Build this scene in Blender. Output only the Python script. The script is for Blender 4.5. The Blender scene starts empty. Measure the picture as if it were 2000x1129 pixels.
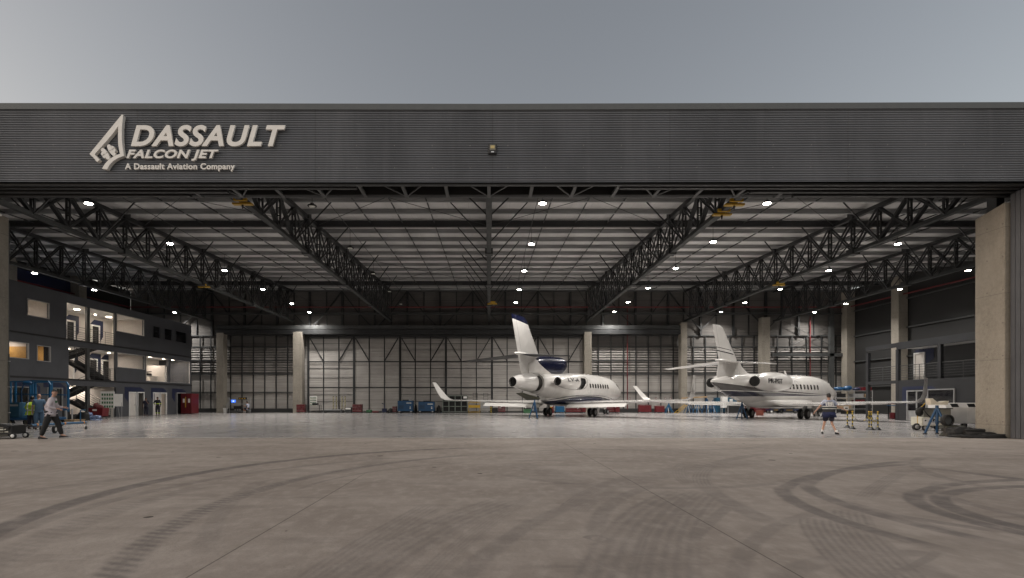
import bpy, math, random
import numpy as np
from mathutils import Vector, Matrix
random.seed(7)
R = math.radians
SC = bpy.context.scene
COL = SC.collection
# ------------------------------------------------------------------ camera
F, CX, HZ, CH = 1040.0, 955.0, 783.0, 1.38      # focal length in photo pixels, vanishing point, eye height
cd = bpy.data.cameras.new('camera'); cam = bpy.data.objects.new('camera', cd); COL.objects.link(cam)
cam.location = (0, 0, CH); cam.rotation_euler = (R(90), 0, 0)
cd.sensor_width = 36; cd.lens = 36 * F / 2000
cd.shift_x = (1000 - CX) / 2000; cd.shift_y = (HZ - 564.5) / 2000
cd.clip_end = 2000
SC.camera = cam
# ------------------------------------------------------------------ world, sun, exposure
W = bpy.data.worlds.new('World'); SC.world = W; W.use_nodes = True
wn = W.node_tree.nodes; wl = W.node_tree.links
bg = wn['Background']; bg.inputs['Strength'].default_value = 0.15
sky = wn.new('ShaderNodeTexSky'); sky.sky_type = 'NISHITA'; sky.sun_disc = False
sky.sun_elevation = R(7.0); sky.sun_rotation = R(-91); sky.air_density = 1.0; sky.dust_density = 3.0; sky.ozone_density = 1.0
hs = wn.new('ShaderNodeHueSaturation'); hs.inputs['Saturation'].default_value = 0.5
wl.new(sky.outputs[0], hs.inputs['Color']); wt = wn.new('ShaderNodeMix'); wt.data_type = 'RGBA'; wt.blend_type = 'MULTIPLY'; wt.inputs[0].default_value = 1.0
wt.inputs[7].default_value = (1.06, 0.99, 0.95, 1); wl.new(hs.outputs[0], wt.inputs[6]); wl.new(wt.outputs[2], bg.inputs['Color'])
sl = bpy.data.lights.new('sun', 'SUN'); sl.energy = 1.0; sl.angle = R(120); sl.color = (1.0, 0.92, 0.85)
so = bpy.data.objects.new('sun', sl); COL.objects.link(so)
so.rotation_euler = (R(62), 0, R(-18))
SC.view_settings.view_transform = 'Standard'; SC.view_settings.look = 'None'
SC.view_settings.exposure = 0.57; SC.view_settings.gamma = 1.0
LAMP_W = 155.0

# ------------------------------------------------------------------ helpers
def at(px, py, Y):
    return Vector(((px - CX) * Y / F, Y, CH + (HZ - py) * Y / F))
def ground(px, py):
    Y = CH * F / (py - HZ); return Vector(((px - CX) * Y / F, Y, 0))
def tag(o, label=None, cat=None, group=None, kind=None):
    if label: o['label'] = label
    if cat: o['category'] = cat
    if group: o['group'] = group
    if kind: o['kind'] = kind
    return o
def thing(name, label, cat, loc=(0, 0, 0), rz=0.0, group=None):
    o = bpy.data.objects.new(name, None); COL.objects.link(o)
    o.empty_display_size = 0.2
    o.location = loc; o.rotation_euler = (0, 0, rz)
    return tag(o, label, cat, group)
def copy_tree(o, parent=None):
    c = o.copy(); COL.objects.link(c); c.parent = parent
    for ch in list(o.children): copy_tree(ch, c)
    return c

class MB:
    def __init__(s): s.v = []; s.f = []; s.sm = []
    def add(s, vs, fs, smooth=False):
        n = len(s.v); s.v += [tuple(v) for v in vs]
        s.f += [tuple(i + n for i in f) for f in fs]; s.sm += [smooth] * len(fs); return s
    def box(s, x0, x1, y0, y1, z0, z1):
        return s.add([(x0,y0,z0),(x1,y0,z0),(x1,y1,z0),(x0,y1,z0),(x0,y0,z1),(x1,y0,z1),(x1,y1,z1),(x0,y1,z1)],
            [(0,3,2,1),(4,5,6,7),(0,1,5,4),(1,2,6,5),(2,3,7,6),(3,0,4,7)])
    def cbox(s, c, sx, sy, sz):
        return s.box(c[0]-sx/2, c[0]+sx/2, c[1]-sy/2, c[1]+sy/2, c[2]-sz/2, c[2]+sz/2)
    def bar(s, p, q, w, h=None, up=(0, 0, 1)):
        h = h or w; p = Vector(p); q = Vector(q); d = (q - p).normalized(); u = Vector(up)
        if abs(d.dot(u)) > 0.99: u = Vector((0, 1, 0))
        a = d.cross(u).normalized(); b = a.cross(d).normalized()
        vs = [e + a*i*w/2 + b*j*h/2 for e in (p, q) for i, j in ((-1,-1),(1,-1),(1,1),(-1,1))]
        return s.add(vs, [(0,3,2,1),(4,5,6,7),(0,1,5,4),(1,2,6,5),(2,3,7,6),(3,0,4,7)])
    def tube(s, p, q, r1, r2=None, n=12, cap=True):
        r2 = r1 if r2 is None else r2; p = Vector(p); q = Vector(q); d = (q - p).normalized()
        u = Vector((0,0,1)) if abs(d.z) < 0.9 else Vector((1,0,0))
        a = d.cross(u).normalized(); b = a.cross(d)
        vs = []
        for e, r in ((p, r1), (q, r2)):
            for k in range(n):
                t = 2*math.pi*k/n; vs.append(e + a*math.cos(t)*r + b*math.sin(t)*r)
        s.add(vs, [(k, (k+1) % n, n+(k+1) % n, n+k) for k in range(n)], True)
        if cap: s.add(vs, [tuple(range(n))[::-1], tuple(range(n, 2*n))])
        return s
    def path(s, pts, r, n=8):
        for a, b in zip(pts[:-1], pts[1:]):
            s.tube(a, b, r, r, n)
        return s
    def loft(s, rings, cap0=True, cap1=True, smooth=True, closed=True):
        n = len(rings[0]); vs = [p for r in rings for p in r]; fs = []
        for i in range(len(rings) - 1):
            for k in range(n if closed else n - 1):
                a = i*n + k; b = i*n + (k+1) % n; fs.append((a, b, b+n, a+n))
        s.add(vs, fs, smooth)
        if cap0: s.add(rings[0], [tuple(range(n))[::-1]])
        if cap1: s.add(rings[-1], [tuple(range(n))])
        return s
    def lathe(s, prof, origin, axis, n=24, cap0=False, cap1=False):
        o = Vector(origin); d = Vector(axis).normalized()
        u = Vector((0,0,1)) if abs(d.z) < 0.9 else Vector((1,0,0))
        a = d.cross(u).normalized(); b = a.cross(d)
        rings = [[o + d*t + (a*math.cos(2*math.pi*k/n) + b*math.sin(2*math.pi*k/n))*r for k in range(n)] for t, r in prof]
        return s.loft(rings, cap0, cap1)
    def ball(s, c, rx, ry=None, rz=None, nu=14, nv=9):
        ry = ry or rx; rz = rz or rx; c = Vector(c)
        rings = [[c + Vector((rx*math.sin(math.pi*i/nv)*math.cos(2*math.pi*k/nu), ry*math.sin(math.pi*i/nv)*math.sin(2*math.pi*k/nu), -rz*math.cos(math.pi*i/nv))) for k in range(nu)] for i in range(1, nv)]
        return s.loft(rings, True, True)
    def prism(s, pts, axis, d0, d1):
        n = len(pts)
        def m(p, d):
            return {'y': (p[0], d, p[1]), 'x': (d, p[0], p[1]), 'z': (p[0], p[1], d)}[axis]
        vs = [m(p, d0) for p in pts] + [m(p, d1) for p in pts]
        return s.add(vs, [tuple(range(n)), tuple(range(n, 2*n))[::-1]] + [(k, n+k, n+(k+1) % n, (k+1) % n) for k in range(n)])
    def mesh(s, name, mat):
        me = bpy.data.meshes.new(name); me.from_pydata(s.v, [], s.f)
        me.polygons.foreach_set('use_smooth', s.sm); me.update()
        bm_fix(me)
        if mat: me.materials.append(mat)
        return me
    def build(s, name, mat, parent=None, bevel=0, sub=0):
        o = bpy.data.objects.new(name, s.mesh(name, mat)); COL.objects.link(o)
        if parent: o.parent = parent
        if bevel:
            b = o.modifiers.new('bevel', 'BEVEL'); b.width = bevel; b.segments = 2; b.limit_method = 'ANGLE'
        if sub:
            b = o.modifiers.new('sub', 'SUBSURF'); b.levels = sub; b.render_levels = sub
        return o
import bmesh
def bm_fix(me):
    bm = bmesh.new(); bm.from_mesh(me)
    bmesh.ops.recalc_face_normals(bm, faces=bm.faces); bm.to_mesh(me); bm.free()

# ------------------------------------------------------------------ materials
class X:                                   # tiny math-node expression helper
    def __init__(s, nt, sock): s.nt = nt; s.k = sock
    def op(s, o, *a, clamp=False):
        n = s.nt.nodes.new('ShaderNodeMath'); n.operation = o; n.use_clamp = clamp
        for i, v in enumerate((s,) + a):
            if isinstance(v, X): s.nt.links.new(v.k, n.inputs[i])
            else: n.inputs[i].default_value = v
        return X(s.nt, n.outputs[0])
    def __add__(s, b): return s.op('ADD', b)
    def __sub__(s, b): return s.op('SUBTRACT', b)
    def __mul__(s, b): return s.op('MULTIPLY', b)
    def lt(s, b): return s.op('LESS_THAN', b)
    def gt(s, b): return s.op('GREATER_THAN', b)
    def mx(s, b): return s.op('MAXIMUM', b)
    def ab(s): return s.op('ABSOLUTE')
    def sstep(s, a, b, c=0.0, d=1.0):
        n = s.nt.nodes.new('ShaderNodeMapRange'); n.interpolation_type = 'SMOOTHSTEP'
        s.nt.links.new(s.k, n.inputs[0])
        for i, v in enumerate((a, b, c, d)): n.inputs[i+1].default_value = v
        return X(s.nt, n.outputs[0])
def coords(nt):
    t = nt.nodes.new('ShaderNodeTexCoord'); s = nt.nodes.new('ShaderNodeSeparateXYZ')
    nt.links.new(t.outputs['Object'], s.inputs[0])
    return t.outputs['Object'], X(nt, s.outputs[0]), X(nt, s.outputs[1]), X(nt, s.outputs[2])
def noise(nt, co, scale, detail=4, rough=0.55, stretch=None):
    if stretch:
        m = nt.nodes.new('ShaderNodeMapping'); m.inputs['Scale'].default_value = stretch
        nt.links.new(co, m.inputs[0]); co = m.outputs[0]
    n = nt.nodes.new('ShaderNodeTexNoise'); n.inputs['Scale'].default_value = scale
    n.inputs['Detail'].default_value = detail; n.inputs['Roughness'].default_value = rough
    nt.links.new(co, n.inputs['Vector']); return X(nt, n.outputs[0])
def mixc(nt, fac, a, b):
    n = nt.nodes.new('ShaderNodeMix'); n.data_type = 'RGBA'
    if isinstance(fac, X): nt.links.new(fac.k, n.inputs[0])
    else: n.inputs[0].default_value = fac
    for i, v in ((6, a), (7, b)):
        if isinstance(v, (tuple, list)): n.inputs[i].default_value = (*v[:3], 1)
        else: nt.links.new(v, n.inputs[i])
    return n.outputs[2]
MATS = {}
def mat(name, col, rough=0.5, metal=0.0, var=0.12, scale=3.0, bump=0.0, stretch=None, spec=None, coat=0.0):
    if name in MATS: return MATS[name]
    m = bpy.data.materials.new(name); m.use_nodes = True; nt = m.node_tree; b = nt.nodes['Principled BSDF']
    co = nt.nodes.new('ShaderNodeTexCoord').outputs['Object']
    n = noise(nt, co, scale, stretch=stretch)
    f = n.sstep(0.3, 0.7)
    lo = tuple(c*(1-var) for c in col); hi = tuple(min(1, c*(1+var)) for c in col)
    nt.links.new(mixc(nt, f, lo, hi), b.inputs['Base Color'])
    nt.links.new((f*0.12 + (rough-0.06)).k, b.inputs['Roughness'])
    b.inputs['Metallic'].default_value = metal
    if coat: b.inputs['Coat Weight'].default_value = coat; b.inputs['Coat Roughness'].default_value = 0.05
    if bump:
        bp = nt.nodes.new('ShaderNodeBump'); bp.inputs['Strength'].default_value = bump; bp.inputs['Distance'].default_value = 0.02
        nt.links.new(n.k, bp.inputs['Height']); nt.links.new(bp.outputs[0], b.inputs['Normal'])
    MATS[name] = m; return m
def emis(name, col, st):
    if name in MATS: return MATS[name]
    m = bpy.data.materials.new(name); m.use_nodes = True; b = m.node_tree.nodes['Principled BSDF']
    b.inputs['Base Color'].default_value = (*col, 1); b.inputs['Emission Color'].default_value = (*col, 1)
    b.inputs['Emission Strength'].default_value = st; MATS[name] = m; return m
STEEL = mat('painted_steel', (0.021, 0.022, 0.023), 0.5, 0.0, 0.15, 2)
STEEL2 = mat('painted_steel_grey', (0.05, 0.052, 0.052), 0.45, 0.0, 0.2, 2)  # lighter grey variant of the painted steel
GALV = mat('galvanised_steel', (0.29, 0.295, 0.295), 0.42, 0.35, 0.22, 1.5, stretch=(0.3, 1, 3))
CONC = None
WHITE = mat('white_paint', (0.72, 0.71, 0.69), 0.45, 0, 0.05)
OFFW = mat('room_wall_paint', (0.62, 0.58, 0.54), 0.8, 0, 0.04)
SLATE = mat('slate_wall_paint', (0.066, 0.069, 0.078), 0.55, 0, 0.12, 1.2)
NAVYP = mat('navy_wall_paint', (0.008, 0.014, 0.048), 0.5, 0, 0.1)
DARKW = mat('dark_wall_cladding', (0.017, 0.017, 0.017), 0.7, 0, 0.2, 0.8)
BLACK = mat('black_plastic', (0.012, 0.012, 0.013), 0.5, 0, 0.2)
RUB = mat('tyre_rubber', (0.018, 0.018, 0.018), 0.8, 0, 0.2)
BLUE = mat('blue_paint', (0.006, 0.052, 0.13), 0.4, 0, 0.12)
LBLUE = mat('bright_blue_paint', (0.009, 0.09, 0.20), 0.4, 0, 0.12)
RED = mat('red_paint', (0.12, 0.010, 0.014), 0.35, 0, 0.15)
YEL = mat('yellow_paint', (0.45, 0.27, 0.02), 0.5, 0, 0.1)
GREEN = mat('green_paint', (0.035, 0.12, 0.05), 0.5)
CHROME = mat('bare_metal', (0.45, 0.45, 0.45), 0.3, 0.9, 0.1)
CANVAS = mat('black_cover', (0.010, 0.0095, 0.009), 0.75, 0, 0.3, 6, 0.6)
WOOD = mat('plywood', (0.34, 0.24, 0.14), 0.7, 0, 0.2, 4)
TEAL = mat('teal_cabinet_paint', (0.015, 0.075, 0.13), 0.45)
GREYG = mat('grey_green_paint', (0.15, 0.17, 0.15), 0.5)
MGREY = mat('mid_grey_paint', (0.30, 0.30, 0.30), 0.5)
SKIN = mat('skin', (0.42, 0.24, 0.17), 0.55, 0, 0.06, 12)
SKIND = mat('darker_skin', (0.22, 0.12, 0.085), 0.55, 0, 0.06, 12)
def glassmat(name, tint, fac):
    m = bpy.data.materials.new(name); m.use_nodes = True; nt = m.node_tree; nt.nodes.clear()
    o = nt.nodes.new('ShaderNodeOutputMaterial'); t = nt.nodes.new('ShaderNodeBsdfTransparent'); t.inputs[0].default_value = (*tint, 1)
    g = nt.nodes.new('ShaderNodeBsdfGlossy'); g.inputs['Roughness'].default_value = 0.03
    x = nt.nodes.new('ShaderNodeMixShader'); fr = nt.nodes.new('ShaderNodeLayerWeight'); fr.inputs[0].default_value = 0.15
    fx = X(nt, fr.outputs['Facing'])*0.16 + fac
    nt.links.new(fx.k, x.inputs[0]); nt.links.new(t.outputs[0], x.inputs[1]); nt.links.new(g.outputs[0], x.inputs[2]); nt.links.new(x.outputs[0], o.inputs[0])
    return m
GLASS = glassmat('window_glass', (0.9, 0.9, 0.9), 0.0)
DGLASS = mat('dark_glass', (0.012, 0.012, 0.014), 0.08, 0, 0.1)

def apron_material():
    m = bpy.data.materials.new('apron_concrete'); m.use_nodes = True; nt = m.node_tree; b = nt.nodes['Principled BSDF']
    co, x, y, z = coords(nt)
    n1 = noise(nt, co, 0.35, 6, 0.6, (1, 1.5, 1)).sstep(0.35, 0.68); n2 = noise(nt, co, 1.3, 6, 0.65, (1, 0.75, 1)).sstep(0.32, 0.7)
    n3 = noise(nt, co, 22, 3, 0.6).sstep(0.3, 0.7)
    c = mixc(nt, n1, (0.245, 0.210, 0.183), (0.345, 0.303, 0.268))
    c = mixc(nt, n2*0.5, c, (0.225, 0.196, 0.168))
    c = mixc(nt, n3*0.10, c, (0.15, 0.13, 0.12))
    n5 = noise(nt, co, 5.5, 4, 0.6, (1, 0.6, 1)).sstep(0.42, 0.75)
    c = mixc(nt, n5*0.45, c, (0.40, 0.358, 0.318))
    # tyre marks: rings through three photographed ground points each
    arcs = [((0,1035),(330,935),(950,874),0.17,0.75,1,0), ((215,1129),(430,983),(960,886),0.17,0.72,1,1), ((0,1092),(180,1012),(420,945),0.22,0.3,1,1),
            ((1790,906),(1580,932),(1528,958),0.13,0.6,0,0), ((1526,950),(1610,1005),(1850,1075),0.13,0.65,0,0), ((1780,900),(1620,925),(1570,950),0.13,0.6,0,0), ((1572,945),(1650,985),(1960,1062),0.13,0.6,0,0),
            ((2000,937),(1870,945),(1795,966),0.13,0.6,0,0), ((1793,960),(1850,1005),(2000,1042),0.13,0.7,0,0), ((2000,950),(1900,956),(1842,968),0.13,0.65,0,0), ((1842,966),(1880,1000),(2000,1032),0.13,0.75,0,0),
            ((1595,1010),(1625,1065),(1700,1129),0.2,0.42,0,2), ((1660,995),(1690,1055),(1775,1129),0.2,0.42,0,2),
            ((1205,1129),(1240,1040),(1350,960),0.36,0.36,0,2), ((1300,1129),(1312,1050),(1385,960),0.28,0.36,0,2), ((1510,885),(1375,920),(1385,960),0.16,0.35,0,2), ((1385,955),(1430,985),(1510,1022),0.16,0.35,0,0),
            ((1165,1055),(1178,1000),(1290,945),0.12,0.3,0,0), ((620,1129),(720,1062),(850,985),0.2,0.30,0,2), ((690,1129),(800,1060),(1000,975),0.30,0.34,0,2), ((830,1129),(930,1040),(1060,960),0.12,0.22,0,2),
            ((1480,900),(1300,925),(1150,960),0.4,0.2,0,0), ((1000,905),(1090,930),(1180,985),0.4,0.16,0,0), ((1340,905),(1330,930),(1355,950),0.15,0.3,0,2), ((1810,892),(1835,930),(1960,960),0.12,0.35,0,0),
            ((1665,990),(1800,1015),(1970,1040),0.10,0.4,0,0), ((1640,978),(1760,1010),(1900,1050),0.10,0.35,0,0), ((1705,1129),(1790,1103),(1832,1075),0.05,0.35,0,0), ((1685,975),(1722,945),(1780,915),0.13,0.3,0,2),
            ((1100,1000),(1150,962),(1245,927),0.13,0.35,0,2), ((1130,1005),(1185,962),(1270,930),0.10,0.3,0,2), ((1345,1060),(1385,1020),(1430,985),0.09,0.3,0,0), ((1155,1056),(1170,1058),(1188,1050),0.05,0.4,0,0),
            ((0,967),(180,943),(330,927),0.2,0.25,0,0), ((20,925),(170,897),(290,886),0.2,0.22,0,0), ((400,1085),(425,1010),(520,935),0.12,0.22,0,0), ((0,1050),(330,952),(800,893),0.12,0.3,0,0), ((1000,885),(1200,878),(1420,890),0.12,0.3,0,0),
            ((1080,872),(1300,880),(1500,868),0.15,0.25,0,0), ((2000,1010),(1900,985),(1840,940),0.1,0.3,0,0), ((900,1129),(1010,1040),(1180,965),0.12,0.3,0,0), ((1440,1129),(1470,1060),(1600,1000),0.1,0.25,0,0), ((1530,1129),(1640,1090),(1840,1080),0.12,0.28,0,0)]
    mask = None
    wob = noise(nt, co, 0.9, 3)*0.12 - 0.06
    pat = noise(nt, co, 2.6, 5, 0.7).sstep(0.25, 0.62, 0.35, 1.0)
    for a, q, e, w, st, _, kind in arcs:
        P = [ground(*p) for p in (a, q, e)]
        (ax, ay), (bx, by), (ex, ey) = [(p.x, p.y) for p in P]
        d = 2*(ax*(by-ey)+bx*(ey-ay)+ex*(ay-by))
        ux = ((ax*ax+ay*ay)*(by-ey)+(bx*bx+by*by)*(ey-ay)+(ex*ex+ey*ey)*(ay-by))/d
        uy = ((ax*ax+ay*ay)*(ex-bx)+(bx*bx+by*by)*(ax-ex)+(ex*ex+ey*ey)*(bx-ax))/d
        r = math.hypot(ax-ux, ay-uy)
        vd = nt.nodes.new('ShaderNodeVectorMath'); vd.operation = 'DISTANCE'; nt.links.new(co, vd.inputs[0]); vd.inputs[1].default_value = (ux, uy, 0)
        off = X(nt, vd.outputs['Value']) - r + wob*(0.35 if kind != 1 else 0.2)
        dist = off.ab()
        if kind == 1:      # lugged tread
            k = dist.sstep(w*0.45, w*1.15, 1, 0)
            tr = ((y*1.0 + x*0.25)*46.0).op('SINE')*0.35 + 0.65
            k = k*tr.op('MAXIMUM', dist.sstep(w*0.0, w*0.5, 0.75, 0))
        elif kind == 2:    # ribbed tread
            k = dist.sstep(w*0.8, w*1.1, 1, 0)*((off*(2*math.pi*5.5/w/2)).op('SINE')*0.28 + 0.72)
        else:
            k = dist.sstep(w*0.6, w*1.2, 1, 0)
        L = Vector((ex-ax, ey-ay)); ll = L.length; L /= ll
        t = (x - ax)*L.x + (y - ay)*L.y
        fade = 0.12*ll; edge = [p_[0] <= 0 or p_[0] >= 2000 or p_[1] >= 1129 for p_ in (a, e)]
        k = k * (t.sstep(-fade*0.3, fade, 0, 1) if not edge[0] else t.sstep(-3, -2, 0, 1)) * (t.sstep(ll-fade, ll+fade*0.3, 1, 0) if not edge[1] else t.sstep(ll+2, ll+3, 1, 0)) * st
        mask = k if mask is None else mask.op('MAXIMUM', k)
    c = mixc(nt, mask*pat*1.0, c, (0.085, 0.077, 0.075))
    # long faint scrub marks and two saw-cut joints
    sm = noise(nt, co, 0.8, 5, 0.7, (0.45, 2.2, 1)).sstep(0.52, 0.72)
    c = mixc(nt, sm*0.42, c, (0.14, 0.12, 0.107))
    j = (x + 2.36).ab().lt(0.008)*y.sstep(9, 11, 1, 0) + (x - 2.45).ab().lt(0.008)*y.sstep(17, 18.5, 1, 0)
    c = mixc(nt, j*0.6, c, (0.03, 0.026, 0.02))
    sp = noise(nt, co, 3.1, 0, 0.5).gt(0.855)
    c = mixc(nt, sp, c, (0.05, 0.04, 0.035))
    nt.links.new(c, b.inputs['Base Color'])
    nt.links.new((n2*0.12 + 0.74).k, b.inputs['Roughness']); b.inputs['Specular IOR Level'].default_value = 0.25
    bp = nt.nodes.new('ShaderNodeBump'); bp.inputs['Strength'].default_value = 0.15; bp.inputs['Distance'].default_value = 0.01
    nt.links.new(n3.k, bp.inputs['Height']); nt.links.new(bp.outputs[0], b.inputs['Normal'])
    return m
def concrete_material():
    m = bpy.data.materials.new('cast_concrete'); m.use_nodes = True; nt = m.node_tree; b = nt.nodes['Principled BSDF']
    co, x, y, z = coords(nt)
    n1 = noise(nt, co, 0.9, 6, 0.7, (1, 1, 0.5)).sstep(0.3, 0.72); n2 = noise(nt, co, 7, 6, 0.75).sstep(0.35, 0.7); n3 = noise(nt, co, 26, 2).sstep(0.62, 0.74)
    c = mixc(nt, n1, (0.200, 0.180, 0.150), (0.275, 0.250, 0.210)); c = mixc(nt, n2*0.4, c, (0.33, 0.302, 0.255)); c = mixc(nt, n3*0.45, c, (0.12, 0.105, 0.085))
    seam = ((z*0.41 + 0.3).op('FRACT') - 0.5).ab().lt(0.004); c = mixc(nt, seam*0.55, c, (0.12, 0.105, 0.09))
    hole = ((z*0.82).op('FRACT') - 0.5).ab().lt(0.018)*((y*1.6).op('FRACT') - 0.5).ab().lt(0.035); c = mixc(nt, hole*0.7, c, (0.08, 0.07, 0.06))
    drip = noise(nt, co, 3.0, 4, 0.6, (1, 1, 0.07)).sstep(0.55, 0.8); c = mixc(nt, drip*0.3, c, (0.15, 0.13, 0.105))
    nt.links.new(c, b.inputs['Base Color']); b.inputs['Roughness'].default_value = 0.85
    bp = nt.nodes.new('ShaderNodeBump'); bp.inputs['Strength'].default_value = 0.6; bp.inputs['Distance'].default_value = 0.02
    nt.links.new(n2.k, bp.inputs['Height']); nt.links.new(bp.outputs[0], b.inputs['Normal'])
    return m
CONC = concrete_material()
def floor_material():
    m = bpy.data.materials.new('polished_floor'); m.use_nodes = True; nt = m.node_tree; b = nt.nodes['Principled BSDF']
    co, x, y, z = coords(nt)
    n1 = noise(nt, co, 0.5, 5, 0.6, (1, 0.6, 1)).sstep(0.3, 0.7); n2 = noise(nt, co, 5, 5, 0.65).sstep(0.3, 0.7)
    c = mixc(nt, n1, (0.31, 0.295, 0.29), (0.38, 0.365, 0.36))
    c = mixc(nt, n2*0.25, c, (0.24, 0.225, 0.21))
    nt.links.new(c, b.inputs['Base Color'])
    nt.links.new((n1*0.03 + n2*0.02 + 0.19).k, b.inputs['Roughness'])
    return m
def deck_material():
    m = bpy.data.materials.new('roof_insulation'); m.use_nodes = True; nt = m.node_tree; b = nt.nodes['Principled BSDF']
    co, x, y, z = coords(nt)
    n1 = noise(nt, co, 0.6, 4, 0.6, (1, 0.25, 1)).sstep(0.3, 0.7)
    c = mixc(nt, n1, (0.50, 0.488, 0.48), (0.61, 0.598, 0.59))
    seam = (x*0.8).op('FRACT').lt(0.012)
    c = mixc(nt, seam, c, (0.42, 0.41, 0.4))
    nt.links.new(c, b.inputs['Base Color']); b.inputs['Roughness'].default_value = 0.75
    return m
def panel_material(name, c0, c1, rib=1.0, met=0.2, rough=0.4):
    m = bpy.data.materials.new(name); m.use_nodes = True; nt = m.node_tree; b = nt.nodes['Principled BSDF']
    co, x, y, z = coords(nt)
    n1 = noise(nt, co, 1.0, 4, 0.6, (0.2, 1, 3.0)).sstep(0.3, 0.7); n2 = noise(nt, co, 0.35, 2).sstep(0.35, 0.65)
    c = mixc(nt, n1, c0, c1); c = mixc(nt, n2*0.4, c, tuple(v*0.7 for v in c0))
    seam = ((z*rib).op('FRACT') - 0.5).ab().lt(0.02)
    c = mixc(nt, seam*0.6, c, tuple(v*0.35 for v in c0))
    nt.links.new(c, b.inputs['Base Color']); b.inputs['Metallic'].default_value = met
    nt.links.new((n1*0.15 + rough).k, b.inputs['Roughness'])
    w = (z*2*math.pi*4).op('SINE'); bp = nt.nodes.new('ShaderNodeBump'); bp.inputs['Strength'].default_value = 0.18; bp.inputs['Distance'].default_value = 0.02
    nt.links.new(w.k, bp.inputs['Height']); nt.links.new(bp.outputs[0], b.inputs['Normal'])
    return m
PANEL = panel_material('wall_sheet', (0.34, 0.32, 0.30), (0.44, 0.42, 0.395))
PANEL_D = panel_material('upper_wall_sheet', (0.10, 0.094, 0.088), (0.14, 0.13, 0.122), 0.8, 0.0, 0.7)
LOUV = mat('louvre_blade', (0.21, 0.195, 0.182), 0.7, 0.0, 0.15, 2)
def fascia_material():
    m = bpy.data.materials.new('fascia_sheet'); m.use_nodes = True; nt = m.node_tree; b = nt.nodes['Principled BSDF']
    co, x, y, z = coords(nt)
    n1 = noise(nt, co, 1.0, 5, 0.6, (0.5, 1, 0.25)).sstep(0.3, 0.7)
    c = mixc(nt, n1, (0.142, 0.151, 0.166), (0.188, 0.199, 0.218))  # uneven tone puts glare patches on the sheet into its colour
    lap = (((x + 3)*0.16).op('FRACT') - 0.5).ab().lt(0.003) 
    c = mixc(nt, lap*0.25, c, (0.06, 0.06, 0.06)); st_ = noise(nt, co, 2.2, 4, 0.7, (1.0, 1, 0.06)).sstep(0.45, 0.75); c = mixc(nt, st_*0.35, c, (0.25, 0.26, 0.275))
    fx = ((x*0.75).op('FRACT') - 0.5).ab().lt(0.012); fz = ((z*1.3).op('FRACT') - 0.5).ab().lt(0.022)
    c = mixc(nt, fx*fz*0.8, c, (0.35, 0.35, 0.33))
    nt.links.new(c, b.inputs['Base Color']); b.inputs['Metallic'].default_value = 0.3
    nt.links.new((n1*0.1 + 0.36).k, b.inputs['Roughness'])
    return m

# ------------------------------------------------------------------ ground
g = MB(); g.add([(-400, -300, 0), (400, -300, 0), (400, 500, 0), (-400, 500, 0)], [(0, 1, 2, 3)])
tag(g.build('apron', apron_material()), kind='structure')
g = MB(); g.box(-42, 42, 19.9, 62.4, 0.001, 0.006)
tag(g.build('hangar_floor', floor_material()), kind='structure')
g = MB(); g.box(-42, 42, 19.78, 19.9, -0.02, 0.008)
tag(g.build('threshold', mat('threshold_steel', (0.42, 0.40, 0.37), 0.5, 0.2, 0.15, 4)), kind='structure')
g = MB(); g.box(-42, 42, 19.70, 19.74, 0.0005, 0.0045)
tag(g.build('door_groove', mat('groove', (0.07, 0.055, 0.045), 0.8)), kind='structure')

# ------------------------------------------------------------------ hangar building
H = thing('hangar', 'large open aircraft hangar with dark grey corrugated fascia, black roof trusses and pale rear wall', 'hangar')
YB = 62.4
def roofz(Y): return 12.98 + 0.042*(Y - 31) + 0.22
TX = (-32.2, -22.8, -11.4, 0.0, 11.4, 22.8, 33.2)
BZ = 10.57
# fascia: really corrugated sheet
def fy(x): return 18.8 + (-0.006*x if x > 0 else 0.003*x)
rings = []
nc = 31; z0, z1 = 9.08, 11.62
for i in range(nc*6 + 1):
    t = i/(nc*6); zz = z0 + (z1-z0)*t; o = 0.032*math.cos(2*math.pi*nc*t)
    rings.append([(xx, fy(xx) - o, zz) for xx in (-42, -30, -19, -9, 0, 8, 16, 24, 42)])
b = MB(); b.loft(rings, False, False, True, closed=False); b.build('fascia_cladding', fascia_material(), H)
b = MB()
for xa, xb in ((-42, -19), (-19, 0), (0, 20), (20, 42)):
    pa, pb = fy(xa), fy(xb)
    b.add([(xa,pa-0.07,11.62),(xb,pb-0.07,11.62),(xb,pb-0.07,11.83),(xa,pa-0.07,11.83),(xa,20.0,11.62),(xb,20.0,11.62),(xb,20.0,11.83),(xa,20.0,11.83)],
          [(0,1,2,3),(3,2,6,7),(0,4,5,1),(4,7,6,5)])
b.build('parapet_cap', mat('cap_sheet', (0.078, 0.084, 0.085), 0.5, 0.1, 0.1), H)
b = MB(); b.box(-42, 42, 19.9, 20.0, 9.08, 11.62); b.box(-42, 42, 19.0, 19.9, 11.5, 11.6)
b.add([(-42, 20, 11.82), (42, 20, 11.82), (42, 20.95, 12.75), (-42, 20.95, 12.75)], [(0, 1, 2, 3)])
b.build('fascia_backing', DARKW, H)
b = MB(); b.box(-42, 42, 18.86, 18.98, 9.02, 9.10); b.box(-42, 42, 20.15, 20.3, 9.12, 9.36)
b.build('header_beam', STEEL, H)
for k in range(-14, 15):
    xx = k*1.55
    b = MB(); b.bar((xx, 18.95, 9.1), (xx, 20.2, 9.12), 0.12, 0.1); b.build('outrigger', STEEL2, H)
for k in range(-5, 6):
    xx = k*3.1
    for sg in (-1, 1):
        b = MB(); b.bar((xx, 20.1, 9.1), (xx+sg*0.75, 19.0, 9.12), 0.05, 0.05); b.build('header_brace', STEEL2, H)
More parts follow.
